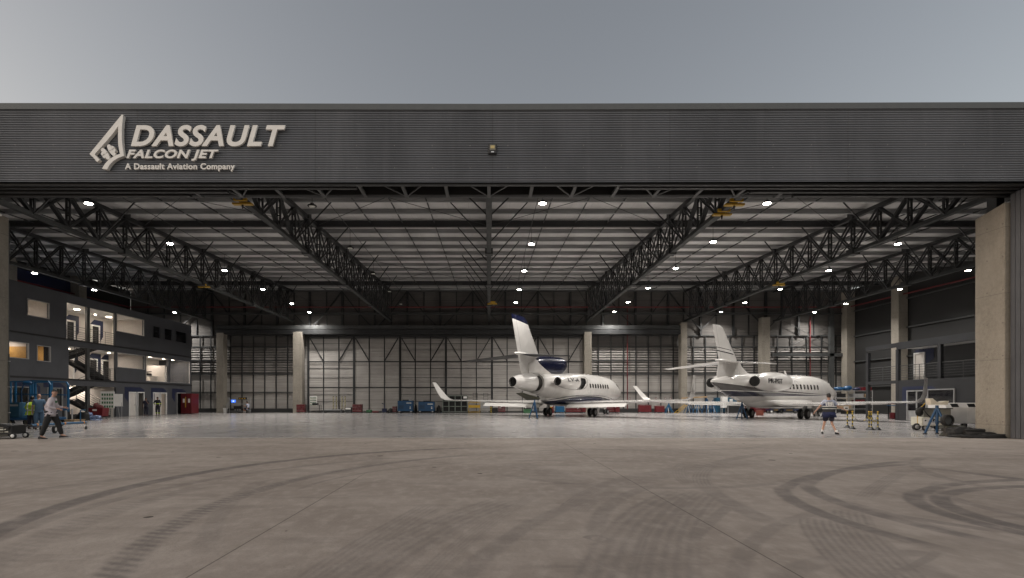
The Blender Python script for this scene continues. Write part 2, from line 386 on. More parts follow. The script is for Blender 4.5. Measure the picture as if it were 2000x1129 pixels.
for xa, xb, y0, zz in ((-42, -4.75, 19.05, 8.99), (-42, -9.5, 19.3, 8.95), (-42, -11, 19.55, 8.9), (4.7, 42, 19.05, 8.99), (9.5, 42, 19.3, 8.95), (11.2, 42, 19.55, 8.9)):
    b = MB(); b.box(xa, xb, y0, y0+0.16, zz, 9.075); b.build('door_track', BLACK, H)
# roof deck
b = MB(); b.add([(-42, 20.95, 12.76), (42, 20.95, 12.76), (42, YB, roofz(YB)), (-42, YB, roofz(YB)), (-42, 20.95, 12.95), (42, 20.95, 12.95), (42, YB, roofz(YB)+0.2), (-42, YB, roofz(YB)+0.2)],
   [(0,3,2,1),(4,5,6,7),(0,1,5,4),(1,2,6,5),(2,3,7,6),(3,0,4,7)])
b.build('roof_deck', deck_material(), H)
for k in range(-4, 15):
    Y = 30.8 + 2.2*k; zt = 12.76 + (Y-20.95)/(YB-20.95)*(roofz(YB)-12.76)
    if Y > YB-0.3 or Y < 21.5: continue
    b = MB()
    if k in (2, 12): b.box(-42, 42, Y-0.1, Y+0.1, zt-0.50, zt-0.08)
    else: b.box(-42, 42, Y-0.03, Y+0.03, zt-0.29, zt-0.012); b.box(-42, 42, Y+0.03, Y+0.1, zt-0.29, zt-0.275)
    b.build('roof_beam' if k in (2, 12) else 'purlin', STEEL if k in (2, 12) else GALV, H)
def deckz(Y): return 12.76 + (Y-20.95)/(YB-20.95)*(roofz(YB)-12.76)
for xx in (-38, -36, -30, -28, -26, -18.9, -16.8, -14.7, -7.8, -5.7, -3.6, 3.6, 5.7, 7.8, 14.7, 16.8, 18.9, 26, 28, 30, 36, 38):
    b = MB(); b.bar((xx, 21.5, deckz(21.5)-0.24), (xx, YB-0.3, deckz(YB-0.3)-0.24), 0.06, 0.06); b.build('sag_rod', STEEL, H)
for (xa, xb) in ((-11.4, 0), (0, 11.4), (11.4, 22.8), (-22.8, -11.4)):
    for (ya, yb) in ((24, 35.2), (44, 57)):
        for s in (0, 1):
            b = MB(); b.tube((xa, ya if s else yb, deckz(ya if s else yb)-0.42), (xb, yb if s else ya, deckz(yb if s else ya)-0.42), 0.016, n=6)
            b.build('roof_tie_rod', STEEL, H)
# trusses (first one built, the rest share its meshes)
def build_truss():
    t = bpy.data.objects.new('roof_truss', None); COL.objects.link(t); t.parent = H
    b = MB(); b.bar((0, 21.3, deckz(21.3)-0.42), (0, YB-0.4, deckz(YB-0.4)-0.42), 0.26, 0.24); b.build('top_chord', STEEL, t)
    b = MB(); b.bar((0, 21.3, BZ+0.1), (0, YB-0.4, BZ+0.1), 0.28, 0.2); b.build('bottom_chord', mat('chord_steel', (0.026, 0.028, 0.028), 0.6, 0.0, 0.15), t)
    ys = [22.1 + 2.25*k for k in range(18)]
    for k, Y in enumerate(ys):
        tz = deckz(Y) - 0.5
        b = MB()
        for s in (-0.09, 0.09):
            b.bar((s, Y, BZ+0.15), (s, Y, tz), 0.07, 0.11)
        for j in range(5): b.box(-0.09, 0.09, Y-0.02, Y+0.02, BZ+0.4+j*0.42, BZ+0.46+j*0.42)
        b.build('strut', STEEL, t)
        if k < 17:
            Y2 = ys[k+1]; tz2 = deckz(Y2) - 0.5
            b = MB()
            if k < 4: b.bar((0, Y, tz), (0, Y2, BZ+0.15), 0.2, 0.16); b.build('brace', STEEL, t)
            else:
                for s in (-0.1, 0.1): b.bar((s, Y, tz), (s, Y2, BZ+0.15), 0.065, 0.11)
                b.build('brace', STEEL, t)
            b = MB()
            ym = (Y+Y2)/2
            for s in (-0.1, 0.1): b.bar((s, Y, BZ+0.2), (s, ym, (tz+BZ)/2+0.15), 0.05, 0.09); b.bar((s, ym, (tz+BZ)/2+0.15), (s, Y2, tz2), 0.05, 0.09)
            b.build('brace', STEEL, t)
        if k in (5, 9, 13): 
            b = MB(); b.box(-0.24, 0.24, Y-0.3, Y+0.3, BZ-0.06, BZ+0.3); b.build('splice_plate', STEEL, t)
            b = MB(); b.box(-0.2, 0.2, Y-0.25, Y+0.25, tz-0.05, tz+0.42); b.build('splice_plate', STEEL, t)
    for k in range(-4, 15, 2):
        Y = 30.9 + 2.2*k
        if Y > 61.5 or Y < 22: continue
        for s in (-1, 1):
            b = MB(); b.bar((s*0.14, Y, BZ+0.1), (s*2.25, Y, deckz(Y)-0.27), 0.06, 0.06); b.build('fly_brace', STEEL, t)
    return t
tr = build_truss(); tr.location.x = TX[0]
for xx in TX[1:]:
    c = copy_tree(tr, H); c.location.x = xx
# yellow rope anchors hanging on the chords
for (px, py, xx) in ((474, 400, -11.4), (1434, 400, 11.4), (1410, 417, 11.4), (398.5, 557, -22.8), (1521, 557, 22.8), (954, 567, 0.3)):
    Y = abs(xx)*F/abs(px-CX) if abs(xx) > 1 else 50.0
    z = BZ - 0.02
    t = thing('beam_trolley', 'small yellow lifting trolley clamped under the roof truss ' + {474: 'left of centre by the front', 1434: 'right of centre, the frontmost of two', 1410: 'right of centre, the second of two', 398.5: 'at the far left', 1521: 'at the far right', 954: 'in the very middle'}[px], 'trolley', (xx, Y, z), 0, 'yellow trolleys under the trusses')
    b = MB(); b.box(-0.45, 0.45, -0.12, 0.12, -0.1, -0.02); b.build('plate', YEL, t, 0.01)
    b = MB(); b.box(-0.3, 0.3, -0.3, -0.16, 0.0, 0.14); b.build('bracket', YEL, t, 0.01)
    b = MB(); b.tube((0, 0, -0.1), (0, 0, -0.28), 0.05, 0.02); b.build('hook', BLACK, t)
# outer walls
b = MB()
b.box(-42.3, -42.0, 20.0, YB, 0, 14.2); b.build('side_wall', DARKW, H)
b = MB(); b.box(42.0, 42.3, 20.0, YB, 0, 14.2); b.build('side_wall', DARKW, H)
for k in range(1, 5):   # girts of the side walls
    for s in (-1, 1):
        b = MB(); b.box(s*41.85-0.08, s*41.85+0.08, 20.4, YB-0.3, k*2.9, k*2.9+0.12); b.build('wall_girt', STEEL2, H)
b = MB()
for s in (-1, 1): b.box(min(s*20.3, s*42), max(s*20.3, s*42), 20.3, 20.45, 0, 9.1)
b.build('front_wall', SLATE, H)
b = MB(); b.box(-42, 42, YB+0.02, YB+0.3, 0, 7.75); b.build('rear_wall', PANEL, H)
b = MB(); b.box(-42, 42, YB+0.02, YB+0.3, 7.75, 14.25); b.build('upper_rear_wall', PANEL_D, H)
def bx(px): return (px - CX)*0.06
def bz(py): return CH + (HZ - py)*0.06
def bay(pa, pb, n, louv=(681, 729)):
    xa, xb = bx(pa), bx(pb)
    b = MB()
    for py in (656, 678, 704, 731, 767, 799): b.box(xa, xb, YB-0.16, YB, bz(py)-0.06, bz(py)+0.06)
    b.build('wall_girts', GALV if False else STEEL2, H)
    b = MB()
    for k in range(n):
        xx = xa + (k+0.5)*(xb-xa)/n; b.box(xx-0.06, xx+0.06, YB-0.24, YB-0.16, 0.1, bz(656))
    b.build('wall_studs', STEEL, H)
    b = MB(); b.box(xa, xb, YB-0.012, YB+0.01, bz(louv[1]+1), bz(louv[0]-1)); b.build('louvre_gap_shade', mat('louvre_shade', (0.10, 0.095, 0.09), 0.7), H)  # dark sheet added as the shade in the gaps between louvre blades
    b = MB(); py = louv[0]
    while py < louv[1]:
        z = bz(py); b.bar((xa, YB-0.06, z-0.03), (xb, YB-0.06, z-0.03), 0.03, 0.17, up=(0, 0.4, 0.9)); py += 4.9
    b.build('louvre', LOUV, H)
    b = MB(); b.box(xa, xb, YB-0.3, YB, 0, 0.42); b.build('wall_kerb', DARKW, H)
bay(300, 424, 6); bay(441, 574, 6); bay(1156, 1326, 7); bay(1341, 1483, 6); bay(1502, 1645, 5)
# rear sliding door leaves
for i in range(6):
    pa = 604 + i*89.2; pb = pa + 88.5; xa, xb = bx(pa), bx(pb); y0 = YB - 0.25 - (0.12 if i % 2 else 0)
    leaf = bpy.data.objects.new('sliding_door', None); COL.objects.link(leaf); leaf.parent = H
    b = MB(); b.box(xa+0.05, xb-0.05, y0-0.02, y0+0.02, 0.05, bz(657)); b.build('door_sheet', PANEL, leaf)
    b = MB(); y1 = y0-0.1; zt = bz(657)
    for xx, w in ((xa, 0.24), (xb, 0.14), (xa+(xb-xa)/3, 0.1), (xa+2*(xb-xa)/3, 0.1)): b.box(xx-w/2, xx+w/2, y1, y0-0.02, 0.05, zt)
    for py in (661, 707, 757, 804): b.box(xa, xb, y1-0.02, y1-0.001, bz(py)-0.06, bz(py)+0.06)
    xt = xa+(xb-xa)/3; xu = xa+2*(xb-xa)/3
    b.bar((xa+0.2, y1+0.03, bz(662)), (xt, y1+0.03, bz(706)), 0.12, 0.1); b.bar((xb-0.2, y1+0.03, bz(662)), (xu, y1+0.03, bz(706)), 0.12, 0.1)
    b.build('door_frame', STEEL, leaf)
    if i in (0, 2, 3):
        b = MB()
        for py in (672, 684, 720, 738, 771, 784): b.box(xa+0.1, xb-0.1, y1+0.04, y0-0.02, bz(py)-0.025, bz(py)+0.025)
        b.build('door_rail', STEEL2, leaf)
# beams over the rear door
b = MB(); b.box(bx(430), bx(1335), YB-1.1, YB-0.7, bz(645), bz(638)); b.build('crane_rail', STEEL2, H)
b = MB(); b.box(bx(430), bx(1335), YB-1.2, YB-0.05, bz(655), bz(646)); b.box(bx(600), bx(1140), YB-0.6, YB-0.3, bz(659), bz(655)); b.build('door_header', STEEL, H)
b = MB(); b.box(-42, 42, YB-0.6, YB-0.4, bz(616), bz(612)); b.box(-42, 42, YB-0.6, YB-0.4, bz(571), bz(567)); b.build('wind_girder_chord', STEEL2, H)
for k in range(-9, 10):
    xx = k*3.8
    b = MB(); b.bar((xx, YB-0.45, bz(612)), (xx+1.9*(1 if k % 2 else -1), YB-0.45, bz(570)), 0.14); b.bar((xx, YB-0.45, bz(612)), (xx-1.9*(1 if k % 2 else -1), YB-0.45, bz(645)), 0.12); b.build('wind_brace', STEEL, H)
    b = MB(); b.bar((xx+1.9, YB-0.3, bz(655)), (xx+1.9, YB-0.3, bz(568)), 0.22, 0.22); b.build('wall_post', STEEL, H)
b = MB()
for k in range(-21, 22):
    b.box(k*1.9-0.05, k*1.9+0.05, YB-0.14, YB-0.02, bz(655), bz(570))
b.build('upper_studs', STEEL, H)
for (xx, pz0, pz1) in ((bx(1223.5), 800, 600), (bx(1578), 735, 620)):
    b = MB(); b.tube((xx, YB-0.45, bz(pz0)), (xx, YB-0.45, bz(pz1)), 0.06); b.build('red_pipe', mat('pipe_red', (0.10, 0.008, 0.01), 0.5), H)
b = MB(); b.tube((-42, YB-0.75, bz(602)), (42, YB-0.75, bz(602)), 0.07); b.tube((41.5, 22, 11.6), (41.5, YB-0.8, 12.2), 0.07); b.tube((-41.5, 22, 11.6), (-41.5, YB-0.8, 12.2), 0.07); b.build('red_pipe', mat('old_red', (0.13, 0.012, 0.014), 0.5), H)
b = MB(); b.box(bx(1502), bx(1655), YB-0.7, YB-0.4, bz(697), bz(691)); b.box(bx(1614), bx(1622), YB-0.7, YB-0.3, bz(765), bz(600)); b.build('side_frame', STEEL2, H)
for s in (0, 1):
    b = MB(); b.tube((bx(1510), YB-0.5, bz(692 if s else 620)), (bx(1650), YB-0.5, bz(620 if s else 692)), 0.03, n=6); b.build('wall_tie_rod', STEEL2, H)
# concrete columns
def column(xa, xb, ya, yb, zt, zt2=None):
    b = MB(); zt2 = zt2 or zt
    b.add([(xa,ya,0),(xb,ya,0),(xb,yb,0),(xa,yb,0),(xa,ya,zt2),(xb,ya,zt2),(xb,yb,zt),(xa,yb,zt)], [(0,3,2,1),(4,5,6,7),(0,1,5,4),(1,2,6,5),(2,3,7,6),(3,0,4,7)])
    return b.build('concrete_column', CONC, H, 0.03)
column(bx(425.5)*0.985, bx(439.5)*0.985, YB-1.3, YB-0.4, 9.2)
for pa, pb, zt in ((574, 592, 9.3), (1140, 1154.5, 9.3), (1328, 1340, 10.4), (1485, 1501, 11)):
    column(bx(pa)*0.985, bx(pb)*0.985, YB-1.3, YB-0.4, zt)
column(41.0, 41.95, 61.0, 62.0, 14); column(41.0, 41.95, 53.3, 54.3, 14); 
for yy in (37.5, 45.8, 53.8): column(-41.95, -41.0, yy-0.5, yy+0.5, 14)
column(19.0, 20.2, 19.62, 20.82, 8.46, 8.70); column(-19.9, -18.7, 19.62, 20.75, 8.5, 8.6)
for xx in (19.35, -19.6):
    b = MB(); b.box(xx, xx+0.3, 20.3, 20.7, 8.4, 10.4); b.build('column_head', STEEL, H)
for s in (-1, 1):
    for k in range(3):
        b = MB(); xa = 19.06+0.03*k; y0 = 18.92 + 0.22*k
        b.box(min(s*xa, s*27), max(s*xa, s*27), y0, y0+0.17, 0.01, 8.97); b.build('front_door_panel', SLATE, H, 0.01)
    b = MB()
    for z in (1.2, 3.6, 6.0): b.tube((s*19.02, 18.88, z), (s*19.3, 18.88, z), 0.02)
    b.build('door_latch', CHROME, H)
# painted block on side wall
b = MB(); b.box(-41.95, -41.9, 44, 56, 11.2, 13.2); b.build('painted_panel', NAVYP, H)

# ------------------------------------------------------------------ lamps
LIT = emis('lamp_glow', (1.0, 0.95, 0.86), 60.0)
UNLIT = mat('lamp_lens_off', (0.55, 0.55, 0.5), 0.3)
al = bpy.data.lights.new('highbay_light', 'AREA'); al.shape = 'DISK'; al.size = 0.42; al.energy = LAMP_W; al.color = (1.0, 0.955, 0.90); al.spread = R(142)
LZ = CH + 10.0
def lamp_proto(lit):
    t = thing('highbay_lamp', None, 'lamp', (0, 0, LZ))
    b = MB(); b.lathe([(0.0, 0.23), (0.03, 0.24), (0.07, 0.22), (0.09, 0.12), (0.17, 0.09), (0.18, 0.03)], (0, 0, 0), (0, 0, 1), 20, False, True); b.build('housing', BLACK, t)
    b = MB(); b.tube((0, 0, -0.02), (0, 0, 0.01), 0.15, 0.17, 20); b.build('lens', LIT if lit else UNLIT, t)
    b = MB(); b.tube((0, 0, 0.175), (0, 0, 1.25), 0.012, n=6); b.build('suspension_rod', STEEL, t)
    return t
pl = {True: lamp_proto(True), False: lamp_proto(False)}; used = {True: False, False: False}
ORD = ['frontmost', 'second from the front', 'third from the front', 'fourth from the front', 'fifth from the front', 'sixth from the front']
rows = [('in the row over the office block', -35.6, [41.7, 48.0, 60.3], True),
        ('in the lit row left of centre', -20.3, [27.0, 33.9, 40.9, 47.8, 54.8, 60.2], True),
        ('in the switched-off row', -9.1, [27.4, 34.9, 41.9, 48.7, 55.0], False),
        ('in the lit row just right of centre', 2.72, [27.0, 34.0, 41.0, 47.9, 54.2], True),
        ('in the lit row between the two jet fins', 14.1, [27.0, 33.5, 40.2, 47.2, 54.0, 59.8], True),
        ('in the lit row above the twin-engined jet', 26.1, [34.0, 40.9, 47.7, 54.3, 59.9], True),
        ('in the row along the right side wall', 36.8, [40.9, 47.7, 54.9, 60.2], True)]
for desc, xx, Ys, lit in rows:
    for i, Y in enumerate(Ys):
        p = pl[lit]
        if used[lit]: o = copy_tree(p)
        else: o = p; used[lit] = True
        o.location = (xx, Y, LZ); tag(o, 'round lamp, ' + ORD[i] + ' ' + desc, 'lamp', 'round lamps hanging under the roof')
        if lit:
            l = bpy.data.objects.new('highbay_light', al); COL.objects.link(l); l.parent = o; l.location = (0, 0, -0.04)
    b = MB(); b.tube((xx, 21.5, LZ+1.25), (xx, YB-0.4, LZ+1.25), 0.02, n=6); b.build('cable_conduit', STEEL, H)

# ------------------------------------------------------------------ text helper
def text_mesh(txt, shear=0.0, offset=0.0, ext=0.02, space=1.0):
    cu = bpy.data.curves.new('t', 'FONT'); cu.body = txt; cu.shear = shear; cu.offset = offset; cu.extrude = ext; cu.space_character = space
    cu.resolution_u = 6
    o = bpy.data.objects.new('t', cu); COL.objects.link(o)
    bpy.context.view_layer.update()
    me = bpy.data.meshes.new_from_object(o.evaluated_get(bpy.context.evaluated_depsgraph_get()))
    bpy.data.objects.remove(o); return me
def fit_text(txt, name, parent, m, fn, w, h, keep=None, **k):
    """scale text to w x h (local u,v from 0) and map every vertex with fn(u, v, depth)"""
    me = text_mesh(txt, **k); vs = [v.co.copy() for v in me.vertices]
    x0 = min(v.x for v in vs); x1 = max(v.x for v in vs); y0 = min(v.y for v in vs); y1 = max(v.y for v in vs)
    for v in me.vertices:
        v.co = fn((v.co.x-x0)/(x1-x0)*w, (v.co.y-y0)/(y1-y0)*h, v.co.z)
    me.materials.clear(); me.materials.append(m)
    o = bpy.data.objects.new(name, me); COL.objects.link(o); o.parent = parent; return o

# ------------------------------------------------------------------ sign on the fascia
SY = 18.62
SIGNM = mat('sign_letter_paint', (0.74, 0.715, 0.675), 0.5, 0, 0.05)
S0 = at(243, 334, SY)
sg = thing('company_sign', 'raised white company lettering with arrowhead and clover emblem on the fascia', 'sign', S0)
def sg_text(txt, xa, xb, ya, yb, **k):
    a = at(xa, yb, SY) - S0; c = at(xb, ya, SY) - S0
    def fn(u, v, d): return (a.x+u, 0.04 + d, a.z+v)
    fit_text(txt, 'lettering', sg, SIGNM, fn, c.x-a.x, c.z-a.z, **k)
sg_text('DASSAULT', 255.4, 557.2, 244, 285.6, shear=0.27, offset=0.032, ext=0.04, space=1.10)
sg_text('FALCON JET', 246.4, 426, 292, 313.7, shear=0.27, offset=0.035, ext=0.035, space=1.10)
sg_text('A Dassault Aviation Company', 243.4, 458, 318.5, 334, offset=0.022, ext=0.03, space=1.08)
def ep(u, v):
    p = at(160+u/8.065, 210+v/8.065, SY) - S0; return (p.x, p.z)
em = [(640,115),(128,738),(190,795),(245,862),(288,832),(245,780),(208,742),(400,530),(500,410),(580,300),(577,460),(582,600),(607,735),(520,768),(440,820),(370,895),(325,968),(405,980),(440,915),(500,850),(580,800),(670,768),(650,640),(637,500),(638,330),(658,125)]
b = MB(); b.prism([ep(*p) for p in em], 'y', -0.03, 0.1); b.build('emblem_outline', SIGNM, sg)
for (u, v, ang) in ((452, 634, 66), (500, 706, -8), (392, 768, 246), (336, 702, 172)):
    b = MB(); pts = []
    for k in range(24):
        t = 2*math.pi*k/24
        hx = 16*math.sin(t)**3; hy = 13*math.cos(t)-5*math.cos(2*t)-2*math.cos(3*t)-math.cos(4*t)
        o_ = Vector((u-420, v-703)).normalized(); q_ = Vector((-o_.y, o_.x))
        pts.append(ep(420 + o_.x*(72+hy*3.7) + q_.x*hx*3.7, 703 + o_.y*(72+hy*3.7) + q_.y*hx*3.7))
    b.prism(pts, 'y', -0.02, 0.1); b.build('clover_leaf', SIGNM, sg)
# floodlight
fl = thing('floodlight', 'square black floodlight with glass face on the middle of the fascia', 'floodlight', at(962, 291, 18.7))
b = MB(); b.box(-0.15, 0.15, -0.03, 0.08, -0.17, 0.17); b.build('housing', BLACK, fl, 0.015)
b = MB(); b.box(-0.10, 0.10, -0.045, -0.028, -0.05, 0.13); b.build('lens', mat('flood_lens', (0.16, 0.15, 0.11), 0.25, 0.2, 0.1), fl)
b = MB(); b.box(-0.05, 0.05, -0.05, -0.031, -0.14, -0.1); b.build('sensor', CHROME, fl)
b = MB(); b.box(-0.07, 0.07, -0.055, -0.044, 0.0, 0.1); b.build('led_chip', mat('led_chip', (0.45, 0.36, 0.15), 0.4), fl)
b = MB(); b.box(-0.17, 0.17, 0.081, 0.16, -0.03, 0.03); b.build('bracket', BLACK, fl)

# ------------------------------------------------------------------ office block on the left
OX = -32.2
def wall_x(b, x0, x1, ya, yb, za, zb, holes):
    """wall slab between x0 and x1 with rectangular holes (y0,y1,z0,z1)"""
    ys = sorted({ya, yb, *[min(max(v, ya), yb) for h in holes for v in h[:2]]}); zs = sorted({za, zb, *[min(max(v, za), zb) for h in holes for v in h[2:]]})
    ins = lambda y, z: any(h[0] < y < h[1] and h[2] < z < h[3] for h in holes)
    solid = {}
    for i in range(len(ys)-1):
        for j in range(len(zs)-1):
            solid[i, j] = not ins((ys[i]+ys[i+1])/2, (zs[j]+zs[j+1])/2)
    for (i, j), s in solid.items():
        if not s: continue
        y0, y1, z0, z1 = ys[i], ys[i+1], zs[j], zs[j+1]
        for xx in (x0, x1): b.add([(xx,y0,z0),(xx,y1,z0),(xx,y1,z1),(xx,y0,z1)], [(0,1,2,3)])
        for di, dj, q in ((-1,0,((y0,z0),(y0,z1))), (1,0,((y1,z0),(y1,z1))), (0,-1,((y0,z0),(y1,z0))), (0,1,((y0,z1),(y1,z1)))):
            if not solid.get((i+di, j+dj), False):
                (a, c), (e, g_) = q; b.add([(x0,a,c),(x1,a,c),(x1,e,g_),(x0,e,g_)], [(0,1,2,3)])
OF = thing('office_block', 'three storey dark grey office block with lit rooms and open stairwell, left in the hangar', 'office block', (0, 0, 0))
stair_holes = [(40.6, 45.9, 6.15, 8.9), (40.8, 45.95, 3.1, 5.6), (40.9, 46.0, -0.1, 2.55)]
wins = [(37.1, 39.0, 7.35, 8.54), (46.0, 49.7, 7.4, 8.95), (51.0, 52.1, 7.45, 8.63), (52.8, 54.05, 7.45, 8.63), (54.7, 56.6, 7.45, 8.63),
        (34.9, 37.25, 4.28, 5.42), (37.9, 39.1, 4.22, 5.37), (46.1, 49.8, 4.28, 5.6), (49.95, 57.3, 3.22, 5.6), (35.9, 37.3, 0.9, 2.36), (38.8, 40.2, 0.9, 2.36)]
doors = [(47.6, 48.6, -0.1, 2.2), (48.75, 49.75, -0.1, 2.2), (51.0, 52.03, -0.1, 2.2), (52.15, 53.2, -0.1, 2.2), (54.9, 56.5, -0.1, 2.25)]
FRONTM = SLATE
b = MB(); wall_x(b, OX, OX-0.18, 24, 57.6, 0, 9.55, stair_holes + wins + doors); b.build('facade', FRONTM, OF)
b = MB(); b.box(-41.9, OX-0.18, 57.45, 57.6, 0, 9.55); b.build('end_wall', FRONTM, OF)
b = MB(); b.box(-41.9, OX-0.18, 24.0, 24.15, 0, 9.55); b.build('end_wall', FRONTM, OF)
b = MB(); b.box(-41.9, OX-0.18, 24.16, 57.44, 9.3, 9.45); b.build('roof', FRONTM, OF)
for z in (2.95, 6.0):
    b = MB(); b.box(-35.6, OX-0.19, 24.16, 40.6, z-0.25, z+0.1); b.box(-35.6, OX-0.19, 46.0, 57.44, z-0.25, z+0.1); b.box(-35.6, -34.75, 40.6, 46.0, z-0.25, z+0.1); b.build('floor_slab', WHITE, OF)
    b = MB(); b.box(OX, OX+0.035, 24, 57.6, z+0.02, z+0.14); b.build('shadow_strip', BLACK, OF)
b = MB(); b.box(-35.6, OX-0.19, 24.16, 57.44, 8.98, 9.1); b.build('ceiling', WHITE, OF)
b = MB(); b.box(-35.75, -35.6, 24.16, 57.44, 0, 9.1); b.build('room_wall', OFFW, OF)
for yy, za, zb in ((46.05, 0, 2.7), (40.45, 0, 2.7), (40.45, 3.05, 5.75), (40.45, 6.1, 8.98), (49.86, 3.05, 5.75), (37.5, 3.05, 5.75), (50.3, 6.1, 8.98), (36.0, 6.1, 8.98), (53.3, 3.05, 4.9), (50.4, 0, 2.7), (54.2, 0, 2.7)):
    b = MB(); b.box(-35.59, OX-0.2, yy-0.06, yy+0.06, za, zb); b.build('room_wall', OFFW, OF)
def frame_x(name, h, m, w=0.07, xx=OX+0.02, glass=GLASS, mull=0, parent=None):
    y0, y1, z0, z1 = h
    f = bpy.data.objects.new(name, None); COL.objects.link(f); f.parent = parent or OF
    b = MB()
    b.box(xx-0.1, xx+0.02, y0, y0+w, z0, z1); b.box(xx-0.1, xx+0.02, y1-w, y1, z0, z1); b.box(xx-0.1, xx+0.018, y0+w, y1-w, z1-w, z1)
    if z0 > 0.05: b.box(xx-0.1, xx+0.018, y0+w, y1-w, z0, z0+w)
    for k in range(mull): 
        ym = y0+(y1-y0)*(k+1)/(mull+1); b.box(xx-0.09, xx+0.012, ym-w/2, ym+w/2, z0+w, z1-w)
    b.build('frame', m, f)
    if glass:
        b = MB(); b.box(xx-0.06, xx-0.05, y0+w*0.6, y1-w*0.6, z0+0.02, z1-w*0.6); b.build('pane', glass, f)
    return f
for h in wins:
    dark = h[2] > 7.4 and h[0] > 50.5
    frame_x('window', h, SLATE if dark else MGREY, 0.05, glass=DGLASS if dark else GLASS, mull=0)
b = MB(); b.box(OX-0.15, OX+0.03, 53.4, 53.72, 3.2, 5.62); b.build('window_post', SLATE, OF)
for h in stair_holes:
    b = MB(); b.box(OX-0.16, OX+0.02, 42.65, 42.95, max(h[2], 0), h[3]); b.build('stair_post', STEEL2, OF)
for i, h in enumerate(doors):
    h = (h[0], h[1], 0.02, h[3])
    f = frame_x('door', h, WHITE if i < 4 else MGREY, 0.09, glass=None)
    ya, yb = h[0]+0.09, h[1]-0.09
    if i in (0, 2):
        b = MB(); b.box(OX-0.08, OX-0.03, ya, yb, 0.03, h[3]-0.09); lf = b.build('door_leaf', OFFW, f)
        b = MB(); b.tube((OX-0.03, yb-0.1, 1.02), (OX+0.03, yb-0.1, 1.02), 0.025); b.tube((OX+0.03, yb-0.1, 1.02), (OX+0.03, yb-0.22, 1.02), 0.015); b.build('handle', CHROME, lf)
    elif i == 4:
        for a_, c_ in ((ya, (ya+yb)/2-0.02), ((ya+yb)/2+0.02, yb)):
            b = MB(); b.box(OX-0.08, OX-0.04, a_, c_, 0.03, h[3]-0.1); b.build('door_leaf', DGLASS, f)
# navy painted blocks round the doors
for ys, ye in ((47.05, 49.72), (50.75, 53.1), (54.1, 56.5)):
    b = MB(); b.prism([(ys, 2.62), (ye-0.5, 2.62), (ye, 2.4), (ye, 2.22), (ys+0.5, 2.22), (ys+0.5, 1.25), (ys, 1.7)], 'x', OX+0.003, OX+0.012); b.build('painted_block', NAVYP, OF)
for ys, ye, zt in ((36.0, 38.2, 2.72), (38.5, 40.5, 2.72)):
    b = MB(); b.prism([(ys, zt), (ye-0.5, zt), (ye, 2.4), (ye, 1.6), (ye-0.15, 1.6), (ye-0.2, 2.37), (ys, 2.37)], 'x', OX+0.003, OX+0.012); b.build('painted_block', NAVYP, OF)
# inner doors seen through the openings
for z, ys in ((6.1, (44.7, 47.6)), (3.05, (44.6, 47.3, 48.9))):
    for n, yy in enumerate(ys):
        f = frame_x('inner_door', (yy, yy+1.0, z+0.02, z+2.1), WHITE, 0.08, -35.5, None)
        b = MB(); b.box(-35.58, -35.56, yy+0.08, yy+0.92, z+0.03, z+2.0); b.build('door_leaf', BLACK if (n != 0 or z > 4) else OFFW, f)
        b = MB(); b.prism([(yy-0.1, z+2.15), (yy+0.4, z+2.6), (yy+1.5, z+2.6), (yy+1.5, z+1.2), (yy+1.15, z+0.7), (yy+1.15, z+2.15)], 'x', -35.59, -35.57); b.build('painted_block', NAVYP, OF)
b = MB(); b.box(-35.59, -35.57, 50.5, 51, 7, 8.4); b.build('painted_block', NAVYP, OF)
# stairs
for z in (0, 3.05):
    for s, (xa, xb, y0, y1, za, zb) in enumerate(((-33.3, -32.55, 45.8, 42.0, z, z+1.5), (-34.4, -33.5, 41.6, 45.9, z+1.5, z+3.05))):
        st = bpy.data.objects.new('stair_flight', None); COL.objects.link(st); st.parent = OF
        b = MB()
        for xx in (xa, xb): b.bar((xx, y0, za-0.05), (xx, y1, zb-0.05), 0.06, 0.32)
        b.add([(xa, y0, za-0.12), (xb, y0, za-0.12), (xb, y1, zb-0.12), (xa, y1, zb-0.12)], [(0, 1, 2, 3)])
        b.build('stringer', BLACK, st)
        b = MB()
        for k in range(9):
            t = (k+0.5)/9; yy = y0+(y1-y0)*t; zz = za+(zb-za)*t+0.08; b.box(xa, xb, yy-0.14, yy+0.14, zz-0.03, zz)
        b.build('tread', STEEL2, st)
        b = MB()
        for j in range(5): b.tube((xb, y0, za+0.25+j*0.19), (xb, y1, zb+0.25+j*0.19), 0.014 if j < 4 else 0.022, n=6)
        for k in range(4):
            t = k/3; b.tube((xb, y0+(y1-y0)*t, za+(zb-za)*t), (xb, y0+(y1-y0)*t, za+(zb-za)*t+1.02), 0.018, n=6)
        b.build('handrail', STEEL2, st)
    b = MB(); b.box(-34.5, -32.5, 40.6, 42.0, z+1.4, z+1.5); b.build('landing', BLACK, OF)
def railing(name, x0, ya, yb, z, parent, n=5):
    b = MB()
    for j in range(6): b.tube((x0, ya, z+0.17+j*0.17), (x0, yb, z+0.17+j*0.17), 0.012 if j < 5 else 0.022, n=6)
    for k in range(n+1):
        yy = ya+(yb-ya)*k/n; b.tube((x0, yy, z), (x0, yy, z+1.03), 0.02, n=6)
    return b.build(name, STEEL2, parent)
railing('railing', OX-0.1, 40.7, 45.85, 6.15, OF); railing('railing', OX-0.1, 43.0, 45.9, 3.1, OF)
railing('railing', -34.75, 40.7, 45.85, 6.15, OF)
b = MB(); b.box(-34.7, OX-0.19, 40.6, 46.0, 2.9, 3.04) if False else b.box(-34.7, OX-0.19, 45.0, 46.0, 2.9, 3.04); b.build('landing', BLACK, OF)
